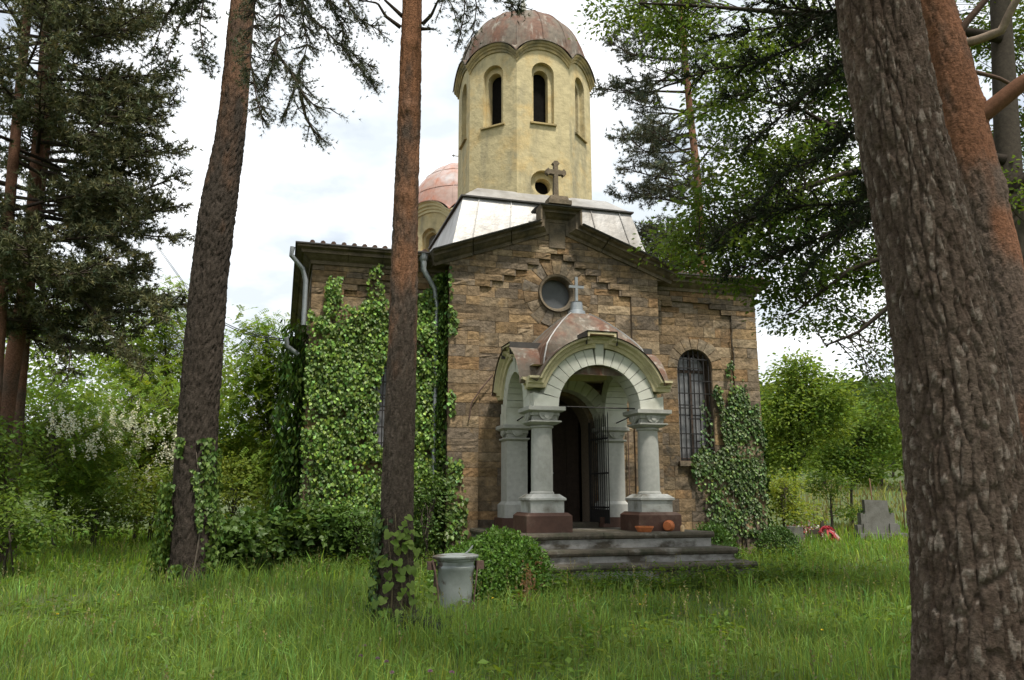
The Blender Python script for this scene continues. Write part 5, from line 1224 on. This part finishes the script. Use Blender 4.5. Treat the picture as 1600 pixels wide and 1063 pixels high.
# ivy round the foot of the left pine
b = np.array(pineA.location); o = thing('climbing_ivy', 'ivy with pale veined leaves twining round the foot of the tall pine', 'ivy', b); acc = Acc(); st = Acc()
def on_trunk(C, R, z, ang, off):
    k = np.clip(np.searchsorted(C[:, 2], z), 0, len(C) - 1); c = C[k]; r = R[k] + off
    return np.stack([c[:, 0] + r * np.cos(ang), c[:, 1] + r * np.sin(ang), z], -1), np.stack([np.cos(ang), np.sin(ang), 0 * ang], -1)
for a0, sp_, z0, z1, n, th_ in ((3.5, .45, 0, 1.8, 900, .28), (5.75, .33, 0, 2.55, 620, .10), (5.1, .16, 1.0, 2.0, 120, .06), (2.6, .8, 0, 2.0, 500, .2), (6.6, .6, 0, 2.4, 350, .1), (4.6, .3, 0, .45, 90, .08), (4.35, .25, 2.2, 2.55, 60, .05)):
    z = rng.uniform(z0, z1, n) + float(b[2]); wob = .35 * np.sin(z * 2.2 + a0); an = a0 + wob * .5 + rng.normal(0, sp_ * .55, n)
    P, out = on_trunk(CA, RA, z, an, rng.random(n) * th_ * (1.3 - .3 * (z - z0)) + .03)
    N = nrm(out + [0, 0, .4] + rv(n) * .5); leaves(acc, T_IVY, P - b, nrm(np.array([0, 0, -1.0]) + rv(n) * .6), N, .08 * rng.uniform(.6, 1.2, n), vary((.10, .165, .032), n, .3, .1))
for a0 in (3.4, 5.8, 5.2, 2.6):
    z = np.linspace(0, 2.3, 20) + b[2]; P, _ = on_trunk(CA, RA, z, a0 + .175 * np.sin(z * 2.2 + a0), np.full(20, .02)); st.tube(P - b, np.linspace(.02, .006, 20), 5, (.11, .09, .07))
acc.build('foliage', M_IVY, o, kind='stuff'); st.build('stems', M_TWIG, o, smooth=180, kind='stuff')
# broad-leaved vine on the slender pine: each leaf an object
b = np.array(pineB.location); o = thing('climbing_vine', 'bright vine with big lobed leaves climbing the slender pine', 'vine', b); st = Acc()
tl = Acc(); tv = T_IVY
leafmeshes = []
def big_leaf_mesh(tint):
    a_ = Acc(); n = 22; t = np.linspace(-math.pi, math.pi, n, endpoint=False)
    r = .5 * (1 + .16 * np.cos(3 * t) + .06 * np.cos(9 * t)) * (1 - .55 * np.exp(-((np.abs(t) - math.pi) / .35) ** 2))
    V = np.stack([.42 + r * np.cos(t), r * np.sin(t) * .95, -.10 * (r ** 2) + .05 * np.cos(4 * t) * r], -1); V = np.vstack([V, [[.38, 0, .03]]])
    a_.add(V, [(n, k, (k + 1) % n) for k in range(n)], tint); return a_
def put_leaves(o, pts, dirs, nors, size, tints, name='leaf'):
    ms = []
    for tn in tints:
        ob = big_leaf_mesh(tn).build(name, M_LEAF, o, smooth=180); ms.append(ob)
    used = set()
    from mathutils import Matrix
    for q, (P, D, N) in enumerate(zip(pts, dirs, nors)):
        D = nrm(D); S = nrm(np.cross(N, D)); N = np.cross(D, S); src = ms[q % len(ms)]
        ob = src if src.name not in used else src.copy()
        if src.name in used: COL.objects.link(ob); ob.parent = o
        used.add(src.name); s_ = size * rng.uniform(.6, 1.2)
        ob.matrix_local = Matrix(((D[0] * s_, S[0] * s_, N[0] * s_, P[0]), (D[1] * s_, S[1] * s_, N[1] * s_, P[1]), (D[2] * s_, S[2] * s_, N[2] * s_, P[2]), (0, 0, 0, 1)))
n = 95; z = np.r_[rng.uniform(.1, .75, 55), rng.uniform(.75, 1.45, 40)]; an = np.r_[rng.normal(4.9, .75, 55), rng.normal(4.95, .5, 40)]
P, out = on_trunk(CB, RB, z + b[2], an, np.r_[rng.uniform(.06, .42, 55), rng.uniform(.04, .13, 40)])
put_leaves(o, P - b, nrm(np.array([0, 0, -.8]) + rv(n) * .6 + out * .5), nrm(out * .8 + [0, 0, .8] + rv(n) * .45), .105, [(.18, .27, .055), (.15, .24, .045), (.13, .21, .04), (.2, .28, .065)])
for a0, zt in ((4.5, 1.4), (4.95, 1.45), (5.4, 1.2)):
    zz2 = np.linspace(0, zt, 16); P, _ = on_trunk(CB, RB, zz2 + b[2], a0 + .2 * np.sin(3 * zz2), np.full(16, .03)); st.tube(P - b, np.linspace(.012, .004, 16), 5, (.12, .1, .06))
st.build('stems', M_TWIG, o, smooth=180, kind='stuff')
n = 420; z = rng.uniform(0, 1.5, n) + b[2]; an = rng.normal(3.6, .3, n); P, out = on_trunk(CB, RB, z, an, rng.random(n) * .09 + .02)
o = thing('climbing_ivy', 'small-leaved ivy on the side of the slender pine', 'ivy', b); acc = Acc(); st = Acc()
leaves(acc, T_IVY, P - b, nrm(np.array([0, 0, -1.0]) + rv(n) * .6), nrm(out + [0, 0, .4] + rv(n) * .5), .06 * rng.uniform(.6, 1.2, n), vary((.06, .11, .03), n)); acc.build('foliage', M_IVY, o, kind='stuff')
zz2 = np.linspace(0, 1.4, 16); P, _ = on_trunk(CB, RB, zz2 + b[2], 3.6 + 0 * zz2, np.full(16, .015)); st.tube(P - b, .008, 5, (.1, .08, .06)); st.build('stem', M_TWIG, o, smooth=180)

# ------------------------------------------------------------------ grass and weeds
def spread(n, y0, y1, margin=2.0):
    y = np.sqrt(rng.uniform(y0 ** 2, y1 ** 2, n)); x = rng.uniform(-1, 1, n) * (y * .68 + margin); return x, y
def free(x, y):
    X, Y = w2loc(x, y)
    ch = (np.abs(X) < WX + .05) & (Y > WY - .05) & (Y < DEPTHY) | (np.abs(X) < BX + .05) & (Y > -.05) & (Y < 2) | (np.abs(X) < 2.78) & (Y > -3.65) & (Y < .5)
    return ~ch
acc = Acc()
def blades(n, y0, y1, h0, h1, w, tint, margin=2.0, dry=.025, keep=None, lean=.55):
    x, y = spread(n, y0, y1, margin); pat = fbm(np.stack([x * 1.1, y * 1.1, 0 * x], -1), 4, 61)
    k = free(x, y) & (pat > .26 + .12 * rng.random(n) - .08)
    if keep is not None: k &= keep(x, y)
    x, y, pat = x[k], y[k], pat[k]; n = len(x); z = g(x, y)
    h = (h0 + (h1 - h0) * rng.random(n) ** 1.6) * (.15 + 1.75 * pat); a_ = rng.uniform(0, 2 * math.pi, n); d = np.stack([np.cos(a_), np.sin(a_), 0 * a_], -1)
    fa = rng.uniform(0, math.pi, n); s_ = np.stack([np.cos(fa), np.sin(fa), 0 * fa], -1) * (w * rng.uniform(.6, 1.4, n))[:, None]
    ln = np.abs(rng.normal(0, lean, n))[:, None]; hh = h[:, None]; B = np.stack([x, y, z - .01], -1)
    M1 = B + d * ln * hh * .22 + np.array([0, 0, .55]) * hh; T1 = B + d * ln * hh * .85 + np.array([0, 0, 1.0]) * hh * (1 - .25 * np.minimum(ln, 1.2))
    V = np.stack([B - s_, B + s_, M1 + s_ * .75, M1 - s_ * .75, T1], 1); F = np.array([(0, 1, 2), (0, 2, 3), (3, 2, 4)])[None] + (np.arange(n) * 5)[:, None, None]
    c = vary(tint, n, .25, .14) * (.6 + .8 * pat)[:, None]; dr = rng.random(n) < dry; c[dr] = vary((.17, .15, .065), int(dr.sum()), .2, .05)
    acc.add(V.reshape(-1, 3), F.reshape(-1, 3), np.repeat(c, 5, 0))
GT = (.17, .258, .056)
blades(62000, 4.6, 10, .07, .34, .0042, GT)
blades(48000, 8, 15, .08, .34, .0065, GT)
blades(34000, 13, 22, .08, .34, .010, (.17, .258, .054))
blades(26000, 20, 32, .1, .4, .016, (.16, .26, .04))
blades(22000, 13, 24, .1, .34, .011, (.24, .37, .045), keep=lambda x, y: (x < -2.8) & (y > 13.5))  # lighter blade colour paints sunlight onto the left rear strip of lawn
blades(22000, 27, 75, .2, .6, .035, (.22, .24, .07), dry=.35, keep=lambda x, y: x > 2, lean=.4)
# seed stalks
x, y = spread(1700, 5, 22); k = free(x, y) & (fbm(np.stack([x * .5, y * .5, 0 * x + 9], -1), 3, 91) > .45); x, y = x[k], y[k]; n = len(x); h = rng.uniform(.28, .55, n); B = np.stack([x, y, g(x, y)], -1); d = rv(n) * [1, 1, 0] * .25; T1 = B + (d + [0, 0, 1]) * h[:, None]
s_ = np.tile([.0025, 0, 0], (n, 1)); V = np.stack([B - s_, B + s_, T1], 1); acc.add(V.reshape(-1, 3), np.arange(n * 3).reshape(-1, 3), np.repeat(vary((.2, .22, .08), n), 3, 0))
for q in range(7):
    P = B + (T1 - B) * (.72 + .28 * q / 6); leaves(acc, T_LEAF, P, nrm(rv(n) + [0, 0, 1.2]), rv(n), .03, vary((.24, .22, .10), n, .2, .08))
acc.build('grass', M_GRASS, None, kind='stuff', label='long uncut grass covering the churchyard')
bpy.data.objects['grass']['category'] = 'grass'
# low broad-leaved weeds in the grass
acc = Acc(); x, y = spread(4200, 5, 24); k = free(x, y) & (fbm(np.stack([x * .4, y * .4, 0 * x + 5], -1), 3, 71) > .46); x, y = x[k], y[k]; n = len(x); per = 14
B = np.repeat(np.stack([x, y, g(x, y)], -1), per, 0); m = len(B); rr = np.repeat(rng.uniform(.08, .22, n), per); hh = np.repeat(rng.uniform(.05, .26, n), per)
P = B + rng.normal(0, 1, (m, 3)) * np.stack([rr * .7, rr * .7, 0 * rr], -1) + np.stack([0 * hh, 0 * hh, hh * rng.uniform(.3, 1.1, m)], -1)
leaves(acc, T_LEAF, P, nrm(rv(m) * [1, 1, .3]), nrm(np.array([0, 0, 1.0]) + rv(m) * .5), np.repeat(rng.uniform(.05, .11, n), per), vary((.12, .19, .032), m, .22, .1))
acc.build('ground_weeds', M_LEAF, None, kind='stuff', label='low broad-leaved weeds scattered through the grass')['category'] = 'weeds'
# weeds along the church foot and steps
acc = Acc(); n = 900
X = np.r_[rng.uniform(-2.9, 3.2, 420), rng.uniform(2.5, 5.6, 200), rng.uniform(-5.6, -1.8, 280)]; Y = np.r_[rng.uniform(-4.6, -3.75, 420), rng.uniform(-1.6, .2, 200), rng.uniform(-1.8, .1, 280)]
kk = ~((np.abs(X) < 2.8) & (Y > -3.68)); X, Y = X[kk], Y[kk]; n = len(X)
W_ = loc2w(np.stack([X, Y, 0 * X], -1)); z = g(W_[:, 0], W_[:, 1]); per = 16; ht = rng.uniform(.1, .42, n)
B = np.repeat(np.stack([W_[:, 0], W_[:, 1], z], -1), per, 0); m = len(B); hp = np.repeat(ht, per) * np.tile(np.linspace(.2, 1, per), n)
P = B + np.stack([rng.normal(0, .06, m), rng.normal(0, .06, m), hp], -1)
leaves(acc, T_LEAF, P, nrm(rv(m) * [1, 1, .4]), nrm(np.array([0, 0, 1.0]) + rv(m) * .5), rng.uniform(.04, .09, m), np.repeat(vary((.11, .18, .03), n, .25, .12), per, 0) * vary((1, 1, 1), m, .12, .05))
acc.build('wall_foot_weeds', M_LEAF, None, kind='stuff', label='tall weeds growing along the foot of the church and steps')['category'] = 'weeds'
# clover heads and buttercups
fl = [(at(px, 1, 8), px, py, c) for px, py, c in ((590, 1030, 0), (604, 1035, 0), (612, 1052, 0), (564, 1026, 0), (570, 1010, 0), (672, 1050, 0), (706, 1052, 0), (1008, 930, 1), (1000, 945, 1), (1285, 985, 1), (1430, 1030, 1), (770, 935, 1), (1335, 888, 1), (185, 930, 1), (90, 960, 1))]
for _, px, py, c in fl:
    r = ray(px, py); t = (.26 - EYE[2]) / r[2]; p = EYE + r * t; zg = gz(p[0], p[1])
    ft = thing('clover_flower' if c == 0 else 'buttercup', 'pink clover head in the long grass near the slender pine' if c == 0 else 'small yellow buttercup in the long grass', 'flower', (p[0], p[1], zg), 0, 'pink clover heads' if c == 0 else 'yellow buttercups')
    Acc().tube([(0, 0, 0), (.01, 0, (p[2] - zg) * .5), (0, 0, p[2] - zg)], .003, 4, (.07, .12, .03)).build('stalk', M_SOLID, ft)
    q = Acc(); nn = 40 if c == 0 else 10; d = rv(nn); d[:, 2] = abs(d[:, 2]) * .8 + .1
    leaves(q, T_PETAL, d * (.010 if c == 0 else .004) + [0, 0, p[2] - zg], d, rv(nn), .016 if c == 0 else .018, vary((.28, .15, .22) if c == 0 else (.7, .5, .03), nn, .15, .05)); q.build('flower_head', M_FLOWER, ft, kind='stuff')

# ------------------------------------------------------------------ things in the churchyard
# galvanised bin
b = at(711, 955, 10.9); b = np.array([b[0], 10.9, gz(b[0], 10.9) - .02])
b[2] += .02; bin_ = thing('metal_bin', 'dented galvanised metal bin with a lid, standing in the grass beside the slender pine', 'bin', b, .25)
body = Acc().lathe([(.0, 0), (.19, 0), (.195, .03), (.2, .06), (.212, .3), (.225, .52), (.238, .545), (.238, .565), (.225, .58), (.228, .62), (.245, .635), (.245, .655), (.0, .655)], 40)
V = body.V[0]; dent = .03 * np.exp(-(((V[:, 0] + .02) / .1) ** 2 + ((V[:, 1] + .2) / .1) ** 2 + ((V[:, 2] - .3) / .18) ** 2)); V[:, 1] += dent; V += (fbm(V * 6, 3, 4)[:, None] - .5) * .012 * np.array([1, 1, 0])
body.build('body', M_CANMETAL, bin_, smooth=40)
lid = Acc().lathe([(.0, .0), (.275, .0), (.285, .012), (.285, .03), (.25, .04), (.12, .05), (.0, .052)], 36)
lid.V[0] = lid.V[0] @ np.array([[1, 0, .02], [0, 1, 0], [-.02, 0, 1]]) + np.array([.0, 0, .655]); lo = lid.build('lid', M_CANMETAL, bin_, smooth=40)
Acc().sweep([(-.02, -.006), (.02, -.006), (.02, .006), (-.02, .006)], [(.1, -.05, .70), (.16, -.05, .745), (.205, -.05, .80)], [(0, 1, 0)] * 3, [(-.5, 0, .8)] * 3).build('lid_handle', M_CANMETAL, lo)
for s_ in (-1, 1):
    Acc().box((s_ * .3 - .05, -.05, .53), (s_ * .3 + .05, .05, .62)).build('lug', M_RUSTIRON, bin_)
Acc().tube([(-.30, -.06, .64), (-.27, -.1, .52), (-.235, -.12, .3), (-.215, -.12, .05)], .012, 6).build('hanger_rod', M_RUSTIRON, bin_)
Acc().tube([(.27, -.06, .6), (.24, -.1, .4), (.22, -.1, .25), (.20, -.12, .05)], .01, 6).build('hanger_rod', M_RUSTIRON, bin_)
Acc().box((-.27, -.02, -.2), (-.25, .02, .62)).build('post', M_RUSTIRON, bin_)
bin_.scale = (1.06, 1.06, 1.12)

# terracotta pots on the landing
def pot_prof(h, r): return [(0, 0), (r * .68, 0), (r * .72, .01), (r * .93, h * .72), (r * .93, h * .74), (r, h * .75), (r, h), (r * .9, h), (r * .86, h * .8), (r * .6, .02), (0, .02)]
pw = loc2w(np.array([.66, -2.72, .893])); pt = thing('flower_pot', 'low terracotta flower pot standing beside the iron gate', 'flower pot', pw)
Acc().lathe(pot_prof(.11, .17), 28).build('body', M_TERRA, pt, smooth=40); Acc().lathe([(.13, .09), (.0, .11)], 20).build('soil', M_SOIL, pt)
pw = loc2w(np.array([1.17, -2.75, .893])); pt = thing('flower_pot', 'terracotta flower pot lying on its side against the right column plinth', 'flower pot', pw)
q = Acc().lathe(pot_prof(.2, .105), 28); v = q.V[0]; ca, sa = math.cos(.35), math.sin(.35); q.V[0] = np.stack([v[:, 0] * ca + v[:, 2] * sa - .06, v[:, 2] * ca - v[:, 0] * sa, v[:, 1] + .105], -1); q.build('body', M_TERRA, pt, smooth=40)
pw = loc2w(np.array([1.42, -2.72, .893])); tag_ = Acc().lathe([(0, 0), (.035, 0), (.04, .09), (.02, .12), (0, .12)], 12).build('candle_jar', mat('waxed_glass', (.55, .38, .2), .4), None, smooth=40); tag_.location = pw; tag(tag_, 'small pale candle jar beside the fallen terracotta pot', 'jar')

# graves on the right
def gpt(px, Y): p = at(px, 840, Y); return np.array([p[0], Y, gz(p[0], Y)])
b = gpt(1372, 27.0); gs = thing('gravestone', 'rough granite gravestone with stepped shoulders standing in the meadow', 'gravestone', b, .10)
sl_ = Acc(); pr = [(-.42, .2), (.40, .2), (.36, 1.24), (-.44, 1.27)]
sl_.sweep(pr, [(0, -.12, 0), (0, .06, 0)], [(1, 0, 0)] * 2, [(0, 0, 1)] * 2); sl_.build('slab', M_GRANITE, gs)
for x0, x1, z1, y in ((-.60, -.43, .84, -.02), (.38, .56, .84, -.02), (-.74, -.60, .46, -.02), (.56, .72, .46, -.02)): Acc().box((x0, -.1 + y, .18), (x1, .12, z1), ins=.004).build('shoulder', M_GRANITE, gs)
for x0, x1 in ((-.5, -.34), (.4, .62)): Acc().box((x0 - .06, -.18, .18), (x1 + .02, .0, .5), ins=.006).build('block', M_GRANITE, gs)
Acc().box((-.85, -.4, -.1), (.82, .3, .2), ins=.02).build('base', M_GRANITE, gs)
for x in (-.53, .48):
    q = Acc(); n = 60; leaves(q, T_OVAL, np.array([x, 0, .89]) + rng.normal(0, .06, (n, 3)), rv(n), rv(n), .07, vary((.06, .11, .03), n)); q.build('plant_tuft', M_LEAF, gs, kind='stuff')
b = gpt(1286, 25.5); cr = thing('grave_cross', 'dark wooden grave cross behind the red and white wreath', 'cross', b, .1)
Acc().box((-.05, -.03, -.2), (.05, .03, .62), (.05, .04, .03)).build('upright', M_SOLID, cr); Acc().box((-.42, -.045, .2), (.4, -.03, .34), (.05, .04, .03)).build('crossbar', M_SOLID, cr)
wr = thing('grave_wreath', 'red and white ribboned wreath leaning on the wooden grave cross', 'wreath', b + np.array([.04, -.22, 0]), .1)
t = np.linspace(0, 2 * math.pi, 30); q = Acc().tube(np.stack([.2 * np.cos(t), 0 * t, .22 + .2 * np.sin(t)], -1), .05, 8, (.30, .035, .045), cap=False); q.build('ring', M_SOLID, wr, smooth=180)
q = Acc(); n = 240; aa = rng.uniform(0, 2 * math.pi, n); P = np.stack([.2 * np.cos(aa), -.05 + 0 * aa, .22 + .2 * np.sin(aa)], -1) + rng.normal(0, .025, (n, 3)); leaves(q, T_PETAL, P, rv(n), rv(n), .07, np.where((np.abs(aa - 3.6) < .9)[:, None], (.6, .5, .45), (.45, .04, .06)) * rng.uniform(.7, 1.2, (n, 1))); q.build('petals', M_FLOWER, wr, kind='stuff')
for dx_, c in ((.3, (.5, .08, .1)), (.4, (.6, .4, .38)), (-.02, (.5, .06, .08))):
    Acc().sweep([(-.035, 0), (.035, 0), (.035, .004), (-.035, .004)], [(0, -.06, .36), (dx_ * .5, -.09, .25), (dx_, -.12, .02)], [(.8, 0, .5)] * 3, [(0, -1, 0)] * 3, c).build('ribbon', M_SOLID, wr)
b = gpt(1255, 26.0)
gf_ = thing('grave_flowers', 'heap of faded pink and white grave flowers left of the wooden cross', 'flowers', b); q = Acc(); n = 420
P = rng.normal(0, 1, (n, 3)) * [.28, .15, .12] + [0, 0, .28]; P[:, 2] = np.maximum(P[:, 2], .03); leaves(q, T_PETAL, P, rv(n), rv(n), .08, np.array([(.42, .07, .09), (.55, .42, .42), (.6, .57, .5), (.10, .13, .05), (.35, .12, .12)])[rng.integers(0, 5, n)] * rng.uniform(.7, 1.2, (n, 1))); q.build('petals', M_FLOWER, gf_, kind='stuff')
Acc().box((-.35, -.1, -.1), (.35, .2, .18)).build('planter', M_GRANITE, gf_)
b = gpt(1236, 25.0); gs2 = thing('gravestone', 'low dark grave block half hidden by the bush at the church corner', 'gravestone', b, .1); Acc().box((-.35, -.15, -.1), (.35, .15, .45), ins=.02).build('slab', M_GRANITE, gs2)
for px, Y, h in ((1367, 30, 2.0), (1415, 30.5, 1.9)):
    b = gpt(px, Y); o = Acc().tube([(0, 0, -.3), (.02, 0, h * .5), (-.02, 0, h)], .022, 6, (.14, .08, .05)).build('iron_stake', M_SOLID, None, smooth=180); o.location = b
    tag(o, 'thin rusty stake rising straight behind the granite gravestone' if px < 1400 else 'thin rusty stake in the open meadow between the granite gravestone and the thick trunk', 'stake', 'stakes in the meadow')
# overhead wires reaching the church corner
for k in range(2):
    p0 = at(300, 462 - 3 * k, 34); p1 = loc2w(np.array([-5.45, .9, 4.75 + .04 * k])); t = np.linspace(0, 1, 24)[:, None]; P = p0 * (1 - t) + p1 * t - np.array([0, 0, .5]) * 4 * t * (1 - t)
    P = np.vstack([p0 + (p0 - p1) * 1.2 + [0, 0, 2.5], P]); o = Acc().tube(P - p0, .014, 5, (.02, .02, .02)).build('power_cable', M_SOLID, None, smooth=180); o.location = p0; tag(o, 'thin overhead cable running to the left corner of the church', 'cable', 'overhead cables')
# dead pine twigs lying at the slender trunk's foot
p = at(622, 1000, 9.4); b = np.array([p[0] + .15, 9.4, gz(p[0], 9.4) + .05]); br_ = thing('fallen_pine_branch', 'grey-green fallen pine branch lying at the foot of the slender pine', 'branch', b); fp = Pine(br_)
for k in range(3): fp.bough([b + np.array([-.3 + .1 * k, .1 * k, .0]), b + np.array([0, -.05, .10 + .03 * k]), b + np.array([.45, -.12 * k, .05])], r0=.014, side=.2, dens=22, tuft=.05, start=.1)
fp.done(nn=14, ln=(.05, .08), w=(.002, .004), tint=(.075, .085, .06))
# withered weeds left of the steps
for px, py in ((828, 905), (842, 900), (822, 915)):
    r = ray(px, py + 25); t = (.15 - EYE[2]) / r[2]; p = EYE + r * t; b = np.array([p[0], p[1], gz(p[0], p[1])]); o = thing('withered_weed', 'withered brown weed standing in the grass between the bush and the steps', 'weed', b, 0, 'withered weeds by the bush')
    Acc().tube([(0, 0, 0), (.02, 0, .25), (.0, .02, .5)], .006, 5, (.17, .11, .06)).build('stalk', M_SOLID, o); q = Acc(); n = 60; leaves(q, T_LEAF, np.array([0, 0, .3]) + rng.normal(0, 1, (n, 3)) * [.05, .05, .13], rv(n), rv(n), .06, vary((.22, .13, .07), n, .2, .06)); q.build('dry_leaves', M_LEAF, o, kind='stuff')
